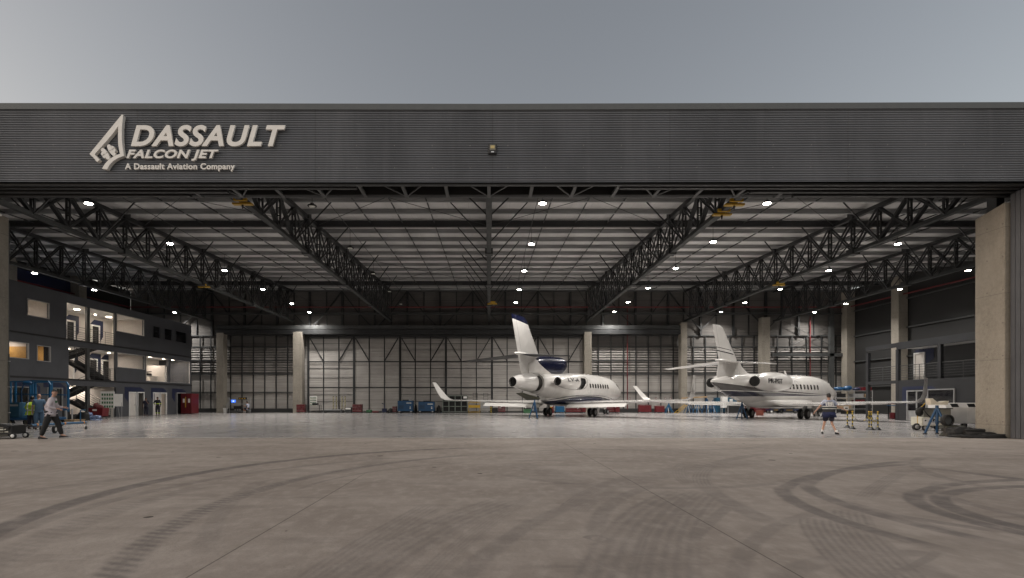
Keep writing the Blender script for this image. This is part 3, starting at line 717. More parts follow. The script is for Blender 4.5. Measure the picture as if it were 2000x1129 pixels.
# room lights
WARM = emis('room_lamp_glow', (1.0, 0.86, 0.68), 14.0)
rl = bpy.data.lights.new('room_light', 'AREA'); rl.shape = 'DISK'; rl.size = 0.3; rl.energy = 22; rl.color = (1.0, 0.88, 0.77); rl.spread = R(170)
def room_lamp(xx, yy, z, r=0.2, light=True):
    b = MB(); b.tube((xx, yy, z-0.03), (xx, yy, z), r, r, 16); o = b.build('downlight', WARM, OF)
    if light:
        l = bpy.data.objects.new('room_light', rl); COL.objects.link(l); l.location = (xx, yy, z-0.06); l.parent = o
for a in ((-33.2, 41.0, 8.97), (-34.4, 41.9, 8.97), (-34.2, 44.2, 8.97), (-34.5, 38, 8.97), (-34.4, 48.2, 8.97)): room_lamp(*a, light=True)
for a in ((-34.9, 43.2, 8.97, 0.08), (-34.6, 46.8, 8.97, 0.08), (-34.4, 48.9, 8.97, 0.08)): room_lamp(*a, light=False)
for yy in (50.6, 52.6, 54.8, 56.4): room_lamp(-33.4, yy, 5.72, 0.2); 
room_lamp(-34.9, 51.6, 5.72, 0.2, False); room_lamp(-34.4, 48.2, 5.72, 0.1); room_lamp(-35.1, 44.5, 5.72, 0.08); room_lamp(-35.2, 45.3, 2.68, 0.08)
room_lamp(-35.1, 52.5, 2.68, 0.08)
b = MB(); b.box(-35.5, -32.45, 37.36, 37.42, 3.1, 5.2); b.box(-35.5, -33.72, 40.3, 40.37, 3.1, 5.6); b.build('wood_partition', mat('ochre_panel', (0.42, 0.24, 0.07), 0.6), OF)
b = MB(); b.box(-33.71, -32.45, 40.3, 40.37, 3.1, 5.6); b.build('dark_partition', DGLASS, OF)
room_lamp(-33.6, 39.0, 5.72, 0.08)
room_lamp(-33.6, 36.6, 5.72, 0.1)
# furniture of the upper office (rests inside the rooms)
t = thing('cupboard', 'tall white cupboard in the lit glass-fronted office on the second storey', 'cupboard', (-35.0, 56.0, 3.05))
b = MB(); b.box(-0.5, 0.5, -1.3, 1.3, 0, 2.0); b.build('body', WHITE, t)
for k in (-1, 1):
    b = MB(); b.box(0.5, 0.52, min(0.01*k, 1.28*k), max(0.01*k, 1.28*k), 0.05, 1.95); d = b.build('door', WHITE, t)
    b = MB(); b.box(0.52, 0.55, 0.06*k-0.01, 0.06*k+0.01, 0.9, 1.1); b.build('handle', CHROME, d)
t = thing('office_desk', 'white desk behind the glass of the lit second-storey office', 'desk', (-33.4, 52.0, 3.05))
b = MB(); b.box(-0.4, 0.4, -1.1, 1.1, 0.74, 0.78); b.build('top', WHITE, t)
for k in (-1, 1):
    b = MB(); b.box(-0.38, 0.38, k*1.05-0.02, k*1.05+0.02, 0, 0.735); b.build('side_panel', WHITE, t)
t = thing('office_printer', 'dark multifunction printer standing on the white office desk', 'printer', (-33.3, 51.9, 3.84))
b = MB(); b.box(-0.25, 0.25, -0.3, 0.3, 0, 0.22); b.build('body', BLACK, t, 0.02)
b = MB(); b.bar((0, -0.3, 0.3), (0, 0.3, 0.42), 0.45, 0.05); b.build('lid', BLACK, t)
b = MB(); b.box(-0.2, 0.2, 0.301, 0.55, 0.06, 0.08); b.build('paper_tray', MGREY, t)
t = thing('office_chair', 'dark swivel chair at the left end of the white office desk', 'chair', (-33.2, 50.35, 3.05))
b = MB(); b.box(-0.24, 0.24, -0.24, 0.24, 0.44, 0.52); b.build('seat', BLACK, t, 0.02)
b = MB(); b.box(-0.22, 0.22, -0.3, -0.25, 0.6, 1.1); b.build('backrest', BLACK, t, 0.02)
b = MB(); b.tube((0, 0, 0.1), (0, 0, 0.44), 0.03); b.build('column', CHROME, t)
b = MB()
for k in range(5): a = k*2*math.pi/5; b.bar((0, 0, 0.08), (0.28*math.cos(a), 0.28*math.sin(a), 0.05), 0.04)
b.build('base', BLACK, t)

# ------------------------------------------------------------------ mezzanine block on the right
MX = 29.0
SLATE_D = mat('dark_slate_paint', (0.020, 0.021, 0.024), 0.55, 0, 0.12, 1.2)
MZ = thing('mezzanine', 'dark grey two storey steel mezzanine with open upper deck inside the right of the hangar', 'mezzanine', (0, 0, 0))
mdoor = (35.2, 36.9, -0.1, 2.1); mwin = (33.1, 35.15, 0.75, 2.15)
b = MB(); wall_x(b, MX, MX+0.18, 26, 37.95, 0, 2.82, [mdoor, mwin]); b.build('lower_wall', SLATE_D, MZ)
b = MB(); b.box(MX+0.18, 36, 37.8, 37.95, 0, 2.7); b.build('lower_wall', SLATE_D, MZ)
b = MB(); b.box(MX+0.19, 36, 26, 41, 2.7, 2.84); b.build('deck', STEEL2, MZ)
b = MB(); b.box(MX, MX+0.18, 37.95, 41, 2.62, 2.84); b.build('edge_beam', SLATE_D, MZ)
b = MB(); b.box(MX, MX+0.2, 26, 37.9, 5.02, 5.52); b.box(MX+0.2, 36, 26, 37.9, 5.3, 5.45); b.build('roof_beam', SLATE_D, MZ)
b = MB(); b.box(MX+0.25, MX+2.3, 26, 37.7, 5.06, 5.14); b.build('soffit', WHITE, MZ)
b = MB(); b.box(MX, MX+0.2, 37.9, 41, 5.2, 5.5); b.build('roof_beam', SLATE_D, MZ)
for yy in (37.85, 40.85, 34.3, 30.5, 27): 
    b = MB(); b.box(MX-0.01, MX+0.2, yy-0.12, yy+0.12, 2.84 if yy < 37 else 0, 5.02); b.build('post', SLATE_D, MZ)
for yy in (40.85,):
    b = MB(); b.box(35.6, 35.8, yy-0.1, yy+0.1, 0, 5.2); b.build('post', SLATE_D, MZ)
b = MB(); wall_x(b, 30.5, 30.65, 26, 38.3, 2.85, 5.04, [(37.22, 38.15, 2.8, 4.8)]); b.build('upper_wall', SLATE_D, MZ)
f = frame_x('upper_door', (37.22, 38.15, 2.86, 4.8), WHITE, 0.08, 30.52, None, parent=MZ)
b = MB(); b.box(30.47, 30.485, 37.29, 38.08, 2.87, 4.72); b.build('door_leaf', OFFW, f)
b = MB(); b.prism([(36.5, 5.0), (38.0, 5.0), (38.2, 4.82), (37.18, 4.82), (37.18, 3.9), (36.5, 4.3)], 'x', 30.485, 30.497); b.build('painted_block', NAVYP, MZ)
railing('railing', MX+0.1, 26, 41, 2.84, MZ, 9)
f = frame_x('entrance_door', (35.2, 36.9, 0.02, 2.1), MGREY, 0.08, MX+0.02, None, 1, parent=MZ)
for a_, c_ in ((35.28, 36.01), (36.09, 36.82)):
    b = MB(); b.box(MX-0.02, MX+0.0, a_, c_, 0.03, 0.72); b.build('door_panel', MGREY, f)
    b = MB(); b.box(MX-0.02, MX+0.0, a_, c_, 0.74, 2.0); b.build('pane', DGLASS, f)
frame_x('window', mwin, MGREY, 0.06, MX+0.02, DGLASS, 0, parent=MZ)
b = MB(); b.prism([(37.35, 2.36), (34.9, 2.36), (34.5, 2.17), (36.95, 2.17), (36.95, 1.0), (37.35, 1.3)], 'x', MX-0.012, MX-0.003); b.build('painted_block', NAVYP, MZ)
b = MB(); b.tube((31.5, 39.5, 2.62), (31.5, 39.5, 2.69), 0.3, 0.3, 16); b.build('downlight', WARM, MZ)
l = bpy.data.objects.new('room_light', rl); COL.objects.link(l); l.location = (31.5, 39.5, 2.58); l.parent = MZ
b = MB()
for j in range(2): b.bar((34.5, 38.2, 2.8), (32.5+0.9*j, 40.9, 0.1), 0.06, 0.25)
b.build('stair_stringer', STEEL2, MZ)

# ------------------------------------------------------------------ aircraft
def cr(xs, ys, x):
    """smooth (monotone-ish) cubic interpolation"""
    i = max(0, min(len(xs)-2, int(np.searchsorted(xs, x))-1))
    h = xs[i+1]-xs[i]; t = (x-xs[i])/h
    def sl(j):
        if j <= 0: return (ys[1]-ys[0])/(xs[1]-xs[0])
        if j >= len(xs)-1: return (ys[-1]-ys[-2])/(xs[-1]-xs[-2])
        return (ys[j+1]-ys[j-1])/(xs[j+1]-xs[j-1])
    m0, m1 = sl(i)*h, sl(i+1)*h
    return (2*t**3-3*t**2+1)*ys[i] + (t**3-2*t**2+t)*m0 + (-2*t**3+3*t**2)*ys[i+1] + (t**3-t**2)*m1
class Body:
    def __init__(s, secs, e=2.15): s.S = secs; s.xs = [q[0] for q in secs]; s.e = e
    def at(s, x): return [cr(s.xs, [q[k] for q in s.S], x) for k in (1, 2, 3)]
    def rings(s, n=36, m=64):
        out = []
        for i in range(m+1):
            x = s.xs[0] + (s.xs[-1]-s.xs[0])*(1-math.cos(math.pi*(0.06+0.94*i/m)))/2 if False else s.xs[0] + (s.xs[-1]-s.xs[0])*i/m
            if i > m-8: x = s.xs[-1] - (s.xs[-1]-s.xs[0])*((m-i)/8)**1.8*8/m
            zc, hw, hh = s.at(x); r = []
            for k in range(n):
                t = 2*math.pi*k/n; c, q = math.cos(t), math.sin(t)
                r.append((x, max(hw, 0.01)*math.copysign(abs(c)**(2/s.e), c), zc+max(hh, 0.01)*math.copysign(abs(q)**(2/s.e), q)))
            out.append(r)
        return out
    def side(s, x, z, off=0.006, sign=-1):
        zc, hw, hh = s.at(x); u = min(0.999, abs((z-zc)/hh)); return sign*((hw)*(1-u**s.e)**(1/s.e) + off)
def foil(le, te, t, n=9):
    """closed airfoil loop as (chordwise x, thickness) pairs"""
    c = le-te; up = []; lo = []
    for i in range(n+1):
        u = (1-math.cos(math.pi*i/n))/2; th = t*2.97*(math.sqrt(u)*0.9 - 0.38*u - 0.95*u*u + 0.43*u**3)*0.5
        th = max(th, 0.004) if i < n else 0.004
        up.append((le-c*u, th)); lo.append((le-c*u, -th*0.8))
    return up + lo[1:][::-1]
def surface(secs, sgn):
    """secs: (l, xle, xte, z, thick, rollDeg); lofts a wing"""
    rings = []
    for l, le, te, z, t, roll in secs:
        a = R(roll); rings.append([(px, sgn*(l - q*math.sin(a)), z + q*math.cos(a)) for px, q in foil(le, te, t)])
    b = MB(); b.loft(rings); return b
def vfin(secs):
    rings = [[(px, q, z + (px-te)*tilt) for px, q in foil(le, te, t)] for z, le, te, t, tilt in secs]
    b = MB(); b.loft(rings); return b
def paint(name, kind):
    m = bpy.data.materials.new(name); m.use_nodes = True; nt = m.node_tree; b = nt.nodes['Principled BSDF']
    co, x, y, z = coords(nt)
    n = noise(nt, co, 1.5, 3).sstep(0.3, 0.7)
    c = mixc(nt, n, (0.60, 0.58, 0.555), (0.66, 0.64, 0.615))
    NV = (0.005, 0.007, 0.026)
    if kind == 'A':
        top = (x-2.0)*(x-2.0)*-0.011 + 1.80
        band = z.lt(top)*z.gt(1.08)*x.gt(-5.6); line = (z - top - 0.12).ab().lt(0.025)*x.gt(-5.5); lim = x.lt(9.6)
        c = mixc(nt, (band + line).op('MINIMUM', 1.0)*lim, c, NV)
        ln = ((x + 0.35).ab().lt(0.012) + (x - 6.9).ab().lt(0.01) + (x + 4.3).ab().lt(0.012)).op('MINIMUM', 1.0)*0.35
        c = mixc(nt, ln, c, (0.15, 0.15, 0.15))
    if kind == 'B':
        g0 = x*-0.03 + 2.12 + (x*-1.0 - 3.0).mx(0.0)*0.05; white = x*-0.018 + 1.98; navb = x*0.008 + 1.75
        c = mixc(nt, z.lt(g0)*z.gt(white+0.03), c, (0.085, 0.08, 0.078))
        c = mixc(nt, z.lt(white - 0.03)*z.gt(navb), c, NV)
    if kind == 'finB':
        q = z*1.0 + (x+8.6)*0.10
        c = mixc(nt, ((q-4.98).ab().lt(0.035)*x.lt(-6.4)).op('MAXIMUM', (q-5.22).ab().lt(0.02)*x.lt(-6.7)), c, (0.03, 0.03, 0.035))
    if kind == 'finA':
        c = mixc(nt, (z + (x+9.3)*0.13).gt(7.84), c, NV)
    if kind == 'ductA':
        q = (z*-1.0 + 4.95).mx(0.0); c = mixc(nt, (x + 6.15 - q*q*1.3).gt(0.0), c, NV)
    if kind in ('finA', 'finB'):
        hinge = ((x + (z*0.30))+ (6.45 if kind == 'finA' else 6.55)).ab().lt(0.014)*z.gt(5.3 if kind == 'finA' else 4.4)
        c = mixc(nt, hinge*0.6, c, (0.15, 0.15, 0.15))
    nt.links.new(c, b.inputs['Base Color']); b.inputs['Roughness'].default_value = 0.22
    b.inputs['Coat Weight'].default_value = 0.6 if kind != 'ductA' else 0.15; b.inputs['Coat Roughness'].default_value = 0.04
    return m
PW = paint('aircraft_white', 'W'); NAVY = mat('aircraft_navy', (0.009, 0.013, 0.05), 0.15, 0, 0.05, coat=0.6)
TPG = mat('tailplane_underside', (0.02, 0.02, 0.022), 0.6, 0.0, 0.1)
HOLE = mat('engine_dark', (0.006, 0.006, 0.006), 0.6)
LETTER = mat('registration_black', (0.012, 0.012, 0.014), 0.4)
def patch(body, parent, name, s0, z0, w, h, m, n=14, e=2.6, off=0.006, slant=0.0):
    pts = []
    for k in range(n):
        t = 2*math.pi*k/n; c, q = math.cos(t), math.sin(t)
        u = w/2*math.copysign(abs(c)**(2/e), c); v = h/2*math.copysign(abs(q)**(2/e), q)
        x = s0+u+v*slant; z = z0+v; pts.append((x, body.side(x, z, off), z))
    b = MB(); b.add(pts, [tuple(range(n))]); b.add([(p[0], p[1]+0.02, p[2]) for p in pts] + pts, [(k, (k+1) % n, n+(k+1) % n, n+k) for k in range(n)])
    return b.build(name, m, parent)
def outline(body, parent, name, s0, z0, w, h, m, t=0.022, n=28, e=4):
    b = MB(); a = []
    for k in range(n):
        th = 2*math.pi*k/n; c, q = math.cos(th), math.sin(th)
        for g_ in (0, t):
            u = (w/2-g_)*math.copysign(abs(c)**(2/e), c); v = (h/2-g_)*math.copysign(abs(q)**(2/e), q)
            a.append((s0+u, body.side(s0+u, z0+v, 0.005), z0+v))
    b.add(a, [(2*k, 2*((k+1) % n), 2*((k+1) % n)+1, 2*k+1) for k in range(n)]); return b.build(name, m, parent)
def gear(parent, x, y, ztop, r, tw, name='main_gear', lean=0.0):
    gobj = bpy.data.objects.new(name, None); COL.objects.link(gobj); gobj.parent = parent; gobj.location = (x, y, 0)
    b = MB(); b.tube((lean, 0, ztop), (0, 0, r), 0.075, 0.06); b.tube((0.25, 0, ztop), (0.03, 0, r+0.12), 0.035); b.tube((0, -tw, r), (0, tw, r), 0.05); b.tube((-0.06, 0, r+0.1), (-0.2, 0, r+0.35), 0.03); b.tube((-0.2, 0, r+0.35), (-0.05, 0, r+0.6), 0.03)
    b.build('strut', CHROME, gobj)
    for s in (-1, 1):
        w_ = r*0.28
        b = MB(); b.lathe([(-w_, r*0.55), (-w_, r*0.86), (-w_*0.7, r*0.98), (0, r), (w_*0.7, r*0.98), (w_, r*0.86), (w_, r*0.55)], (0, s*tw, r), (0, 1, 0), 28); b.build('tyre', RUB, gobj)
        b = MB(); b.lathe([(-w_*0.8, 0.01), (-w_*0.75, r*0.3), (-w_*0.95, r*0.45), (-w_, r*0.56), (w_, r*0.56), (w_*0.95, r*0.45), (w_*0.75, r*0.3), (w_*0.8, 0.01)], (0, s*tw, r), (0, 1, 0), 20, True, True); b.build('wheel_rim', MGREY, gobj)
    return gobj
def nacelle(parent, y, zc, prof, name='engine', gap=None, cover=False, m=None):
    e = bpy.data.objects.new(name, None); COL.objects.link(e); e.parent = parent; e.location = (0, y, zc)
    n = 32; xs = [p[0] for p in prof]; rs = [p[1] for p in prof]; b = MB()
    N = 34; st = [xs[0]+(xs[-1]-xs[0])*i/N for i in range(N+1)]
    rings = [[(x, cr(xs, rs, x)*math.cos(2*math.pi*k/n), cr(xs, rs, x)*math.sin(2*math.pi*k/n)) for k in range(n)] for x in st]
    vs = [p for r in rings for p in r]; fs = []
    for i in range(N):
        for k in range(n):
            ang = 360*(k+0.5)/n; sa = ang if y < 0 else (180-ang) % 360   # outer side: 180 deg for the right engine
            if gap and gap[0] < (st[i]+st[i+1])/2 - (abs(((ang-210+180) % 360)-180)/90.0)**2*0.35 < gap[1] and 150 < ang < 285: continue
            a = i*n+k; c_ = i*n+(k+1) % n; fs.append((a, c_, c_+n, a+n))
    b.add(vs, fs, True); o = b.build('nacelle', m or PW, e)
    so_ = o.modifiers.new('sol', 'SOLIDIFY'); so_.thickness = 0.02; so_.offset = -1
    b = MB(); b.lathe([(xs[0]+0.25, rs[0]*0.9), (xs[0]+0.6, rs[0]*0.85), (xs[-1]-0.5, rs[-1]*0.9), (xs[-1]-0.15, rs[-1]*0.9)], (0, 0, 0), (1, 0, 0), 24, True, True); b.build('core', HOLE, e)
    b = MB(); b.lathe([(xs[-1]-0.03, rs[-1]+0.012), (xs[-1]+0.04, rs[-1]-0.03), (xs[-1]-0.02, rs[-1]-0.09)], (0, 0, 0), (1, 0, 0), 28); b.build('inlet_lip', CHROME, e)
    if cover:
        b = MB(); b.lathe([(xs[0]-0.22, 0.05), (xs[0]-0.2, rs[0]*0.7), (xs[0]-0.08, rs[0]-0.01), (xs[0]+0.06, rs[0]+0.015), (xs[0]+0.12, rs[0]+0.02)], (0, 0, 0), (1, 0, 0), 20, True, False); b.build('exhaust_cover', CANVAS, e)
    else:
        b = MB(); b.lathe([(xs[0]+0.02, rs[0]-0.07), (xs[0]+0.02, rs[0]+0.005), (xs[0]-0.03, rs[0]-0.02)], (0, 0, 0), (1, 0, 0), 24); b.build('exhaust_ring', HOLE, e)
    return e
def nac_text(parent, txt, prof, y, zc, sa, sb, za, zb):
    xs = [p[0] for p in prof]; rs = [p[1] for p in prof]
    def fn(u, v, d):
        x = sa+u; z = za+v; r = cr(xs, rs, x); return (x, y - math.sqrt(max(0.01, r*r-(z-zc)**2)) - 0.03 + (0.006 if d < 0 else 0), z)
    return fit_text(txt, 'registration', parent, LETTER, fn, sb-sa, zb-za, offset=0.012, ext=0.01)

# --- three-engined jet
A = thing('business_jet', 'white three-engined business jet with navy belly and fin tip, tail towards the apron', 'jet', (7.4, 49.0, 0), R(90-37))
bodyA = Body([(-5.8, 2.80, 0.84, 0.86), (-4.7, 2.74, 1.0, 1.02), (-3.0, 2.65, 1.17, 1.2), (-1.16, 2.60, 1.25, 1.3), (3.95, 2.62, 1.27, 1.32), (6.4, 2.57, 1.25, 1.29), (7.9, 2.48, 1.15, 1.2), (9.36, 2.30, 0.9, 0.9), (10.5, 2.12, 0.55, 0.52), (11.25, 2.05, 0.22, 0.2), (11.5, 2.03, 0.03, 0.03)])
b = MB(); b.loft(bodyA.rings()); b.build('fuselage', paint('jet_paint_navy_belly', 'A'), A)
bel = Body([(-4.6, 1.55, 0.3, 0.12), (-3.2, 1.42, 1.0, 0.4), (-0.5, 1.38, 1.3, 0.5), (3.0, 1.4, 1.3, 0.5), (5.0, 1.45, 1.05, 0.35), (6.6, 1.5, 0.3, 0.1)])
b = MB(); b.loft(bel.rings(28, 40)); b.build('belly_fairing', paint('jet_paint_navy_belly2', 'A'), A)
# centre engine in the tail
e2 = nacelle(A, 0, 2.88, [(-9.24, 0.38), (-8.6, 0.52), (-7.8, 0.66), (-7.0, 0.77), (-6.6, 0.80)], 'centre_engine')
b = MB(); b.lathe([(-6.7, 0.62), (-5.7, 0.66)], (0, 0, 2.86), (1, 0, 0), 28); b.build('engine_bay', mat('engine_bay', (0.012, 0.009, 0.007), 0.7, 0.0, 0.6, 9), A)
b = MB(); pts = [(-7.3, 1.2), (-5.2, 1.2), (-5.2, 1.5), (-7.5, 1.5)]
b.add([(-8.3, -0.25, 2.05), (-8.3, 0.35, 2.0), (-6.2, 0.7, 1.55), (-6.2, -0.75, 1.6), (-8.0, -0.2, 1.9), (-7.2, 0.3, 1.62), (-6.3, 0.6, 1.45), (-6.5, -0.6, 1.5)], [(0,1,2,3),(4,5,6,7),(0,1,5,4),(1,2,6,5),(2,3,7,6),(3,0,4,7)])
b.build('open_cowl_door', mat('primer_green', (0.06, 0.06, 0.035), 0.5, 0, 0.4), A)
duct = Body([(-7.2, 3.95, 0.25, 0.5), (-6.0, 4.2, 0.40, 0.78), (-4.6, 4.28, 0.56, 0.9), (-3.1, 4.28, 0.68, 0.93), (-2.0, 4.45, 0.69, 0.78), (-1.5, 4.55, 0.58, 0.62)])
b = MB(); b.loft(duct.rings(28, 40)); b.build('intake_duct', paint('jet_paint_duct', 'ductA'), A)
b = MB(); b.ball((-1.56, 0, 4.55), 0.1, 0.48, 0.52); b.build('intake_mouth', HOLE, A)
b = vfin([(3.5, -1.7, -5.6, 0.5, 0), (4.0, -1.9, -5.6, 0.4, 0)]); b.build('duct_pylon', PW, A)
b = vfin([(3.3, -3.6, -7.95, 0.8, 0), (3.7, -4.5, -8.05, 0.62, 0), (4.4, -5.0, -8.3, 0.5, 0), (5.15, -5.35, -8.5, 0.45, 0), (7.8, -7.15, -9.3, 0.24, 0), (8.2, -7.5, -9.4, 0.12, -0.05)])
b.build('fin', paint('jet_paint_navy_tip', 'finA'), A)
b = MB(); b.ball((-7.9, 0, 5.15), 1.15, 0.16, 0.15); b.build('tailplane_fairing', PW, A)
for s in (-1, 1):
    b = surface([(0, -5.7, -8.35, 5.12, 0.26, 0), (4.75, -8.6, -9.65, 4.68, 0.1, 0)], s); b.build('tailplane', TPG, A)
wingA = [(0.6, 3.9, -2.5, 1.18, 0.5, 0), (2.5, 2.6, -2.75, 1.22, 0.42, 0), (7.0, -0.1, -3.4, 1.32, 0.32, 0), (11.2, -2.5, -4.0, 1.42, 0.18, 0)]
wletA = [(11.2, -2.5, -4.0, 1.42, 0.15, 0), (11.65, -2.75, -4.1, 1.47, 0.13, 22), (12.0, -3.05, -4.25, 1.66, 0.11, 50), (12.2, -3.4, -4.45, 2.05, 0.09, 70), (12.5, -4.5, -5.0, 3.2, 0.05, 76)]
for s in (1, -1):
    b = surface(wingA, s); w = b.build('wing', PW, A)
    b = surface(wletA, s); b.build('winglet', PW, w)
    b = MB(); rings = []
    for l, te, z in ((1.35, -2.55, 1.12), (7.0, -3.3, 1.26)):
        rings.append([(te+0.12, s*l, z+0.02), (te-0.32, s*l, z-0.10), (te-0.62, s*l, z-0.34), (te-0.30, s*l, z-0.22), (te+0.10, s*l, z-0.08)])
    b.loft(rings, smooth=False); b.build('flap', PW, w)
    for l in (2.6, 5.2):
        b = MB(); b.tube((-2.2-0.13*l, s*l, 1.12), (-3.05-0.13*l, s*l, 0.72), 0.05, 0.04, 8); b.build('flap_track', PW, w)
    b = MB(); b.add([(-0.15, s*1.2, 2.98), (-5.2, s*1.0, 2.98), (-5.2, s*1.7, 3.0), (-2.2, s*1.7, 3.0), (-0.15, s*1.2, 2.88), (-5.2, s*1.0, 2.84), (-5.2, s*1.7, 2.88), (-2.2, s*1.7, 2.88)][0:0] or
        [(-1.9, s*0.9, 3.06), (-5.0, s*0.8, 3.02), (-5.0, s*1.65, 3.02), (-2.2, s*1.65, 3.06), (-1.9, s*0.9, 2.88), (-5.0, s*0.8, 2.9), (-5.0, s*1.65, 2.9), (-2.2, s*1.65, 2.88)], [(0,1,2,3),(4,5,6,7),(0,1,5,4),(1,2,6,5),(2,3,7,6),(3,0,4,7)])
    b.build('engine_pylon', PW, A)
    gear(A, 0, s*2.3, 1.2, 0.37, 0.24)
profA = [(-5.87, 0.34), (-5.2, 0.47), (-4.3, 0.60), (-3.3, 0.66), (-2.2, 0.64), (-1.5, 0.55)]
nacelle(A, 2.1, 2.96, profA); eR = nacelle(A, -2.1, 2.96, profA, gap=(-3.1, -2.1))
nac_text(A, 'LV-A', profA, -2.1, 2.96, -5.0, -3.35, 2.97, 3.28)
gear(A, 7.9, 0, 1.4, 0.26, 0.16, 'nose_gear')
for s in (1, -1):
    b = MB(); b.add([(0.45, s*2.62, 1.15), (1.05, s*2.62, 1.15), (0.75, s*2.5, 0.2), (0.45, s*2.5, 0.2), (0.45, s*2.66, 1.15), (1.05, s*2.66, 1.15), (0.75, s*2.54, 0.2), (0.45, s*2.54, 0.2)], [(0,1,2,3),(4,5,6,7),(0,1,5,4),(1,2,6,5),(2,3,7,6),(3,0,4,7)]); b.build('gear_door', PW, A)
WIN = mat('cabin_window', (0.03, 0.028, 0.025), 0.15); FRA = mat('window_rim', (0.35, 0.33, 0.31), 0.35)
for k in range(8):
    s0 = 1.75+(5.58-1.75)*k/7; w = patch(bodyA, A, 'cabin_window', s0, 2.78, 0.30, 0.44, WIN, off=0.012, slant=-0.12)
outline(bodyA, A, 'escape_hatch_line', 1.6, 2.72, 0.62, 1.25, mat('seam_line', (0.18, 0.17, 0.16), 0.4), 0.022)
patch(bodyA, A, 'cockpit_window', 9.3, 2.78, 0.55, 0.3, WIN, off=0.012, slant=-0.7); patch(bodyA, A, 'cockpit_window', 8.65, 2.98, 0.5, 0.3, WIN, off=0.012, slant=-0.5)
for (s0, z0, dz) in ((6.0, 3.87, 0.08), (3.0, 3.93, 0.06), (3.8, 3.93, 0.05)):
    b = MB(); b.box(s0-0.12, s0+0.12, -0.02, 0.02, z0, z0+dz); b.build('antenna', PW, A)

# --- twin-engined jet
Bj = thing('business_jet', 'white twin-engined business jet with grey and navy side stripes and covered exhausts', 'jet', (22.9, 42.6, 0), R(90-54))
bodyB = Body([(-9.0, 2.75, 0.1, 0.12), (-8.7, 2.73, 0.22, 0.24), (-8.18, 2.68, 0.35, 0.38), (-7.05, 2.53, 0.62, 0.70), (-5.4, 2.38, 0.88, 0.98), (-3.48, 2.28, 1.1, 1.18), (0.5, 2.27, 1.17, 1.2), (4.8, 2.3, 1.17, 1.22), (6.6, 2.28, 1.12, 1.17), (7.92, 2.2, 1.0, 1.05), (9.2, 2.07, 0.78, 0.8), (10.2, 1.95, 0.48, 0.48), (10.8, 1.88, 0.22, 0.2), (11.0, 1.87, 0.03, 0.03)])
PB = paint('jet_paint_grey_stripe', 'B')
b = MB(); b.loft(bodyB.rings()); b.build('fuselage', PB, Bj)
bel = Body([(-4.5, 1.35, 0.3, 0.15), (-3.0, 1.25, 0.95, 0.38), (-0.5, 1.22, 1.2, 0.42), (2.5, 1.22, 1.2, 0.42), (4.5, 1.3, 0.9, 0.3), (6.0, 1.35, 0.3, 0.1)])
b = MB(); b.loft(bel.rings(28, 40)); b.build('belly_fairing', PW, Bj)
b = vfin([(2.95, -5.2, -8.35, 0.7, 0), (3.3, -5.35, -8.4, 0.55, 0), (4.25, -5.75, -8.15, 0.42, 0), (4.5, -5.85, -8.2, 0.38, 0), (6.6, -7.6, -8.85, 0.2, 0), (6.77, -7.95, -8.9, 0.1, -0.03)])
b.build('fin', paint('jet_paint_fin_stripe', 'finB'), Bj)
b = vfin([(3.2, -2.6, -5.9, 0.3, 0), (3.5, -4.3, -5.9, 0.26, 0), (3.9, -5.05, -5.9, 0.24, 0), (4.3, -5.5, -5.9, 0.22, 0)]); b.build('dorsal_fillet', PW, Bj)
b = MB(); b.ball((-7.6, 0, 4.26), 1.0, 0.15, 0.14); b.build('tailplane_fairing', PW, Bj)
for s in (-1, 1):
    b = surface([(0, -5.5, -7.9, 4.22, 0.24, 0), (3.95, -7.95, -9.0, 3.8, 0.1, 0)], s); b.build('tailplane', PW, Bj)
wingB = [(0.5, 3.3, -2.0, 1.08, 0.45, 0), (2.5, 2.0, -2.2, 1.12, 0.36, 0), (6.0, 0.0, -2.6, 1.2, 0.32, 0), (9.5, -1.8, -3.1, 1.28, 0.2, 0)]
wletB = [(9.5, -1.8, -3.1, 1.28, 0.2, 0), (9.9, -2.05, -3.2, 1.32, 0.12, 22), (10.2, -2.35, -3.35, 1.5, 0.1, 50), (10.4, -2.7, -3.55, 1.8, 0.08, 70), (10.7, -3.75, -4.25, 2.75, 0.04, 77)]
for s in (1, -1):
    b = surface(wingB, s); w = b.build('wing', PW, Bj)
    b = surface(wletB, s); b.build('winglet', PW, w)
    b = MB(); rings = [[(te+0.1, s*l, z), (te-0.28, s*l, z-0.07), (te-0.02, s*l, z-0.11)] for l, te, z in ((1.3, -2.0, 1.07), (6.0, -2.6, 1.18))]
    b.loft(rings, smooth=False); b.build('flap', PW, w)
    b = MB(); b.add([(-2.6, s*0.85, 2.84), (-5.6, s*0.7, 2.82), (-5.6, s*1.6, 2.8), (-2.9, s*1.6, 2.84), (-2.6, s*0.85, 2.66), (-5.6, s*0.7, 2.7), (-5.6, s*1.6, 2.68), (-2.9, s*1.6, 2.66)], [(0,1,2,3),(4,5,6,7),(0,1,5,4),(1,2,6,5),(2,3,7,6),(3,0,4,7)])
    b.build('engine_pylon', PW, Bj)
    gear(Bj, 0, s*2.15, 1.05, 0.38, 0.24)
    b = MB(); b.add([(0.35, s*2.5, 1.05), (0.95, s*2.5, 1.05), (0.85, s*2.75, 0.25), (0.5, s*2.75, 0.25), (0.35, s*2.54, 1.05), (0.95, s*2.54, 1.05), (0.85, s*2.79, 0.25), (0.5, s*2.79, 0.25)], [(0,1,2,3),(4,5,6,7),(0,1,5,4),(1,2,6,5),(2,3,7,6),(3,0,4,7)]); b.build('gear_door', PW, Bj)
profB = [(-6.55, 0.36), (-5.95, 0.52), (-5.1, 0.66), (-4.15, 0.71), (-3.1, 0.69), (-2.2, 0.58)]
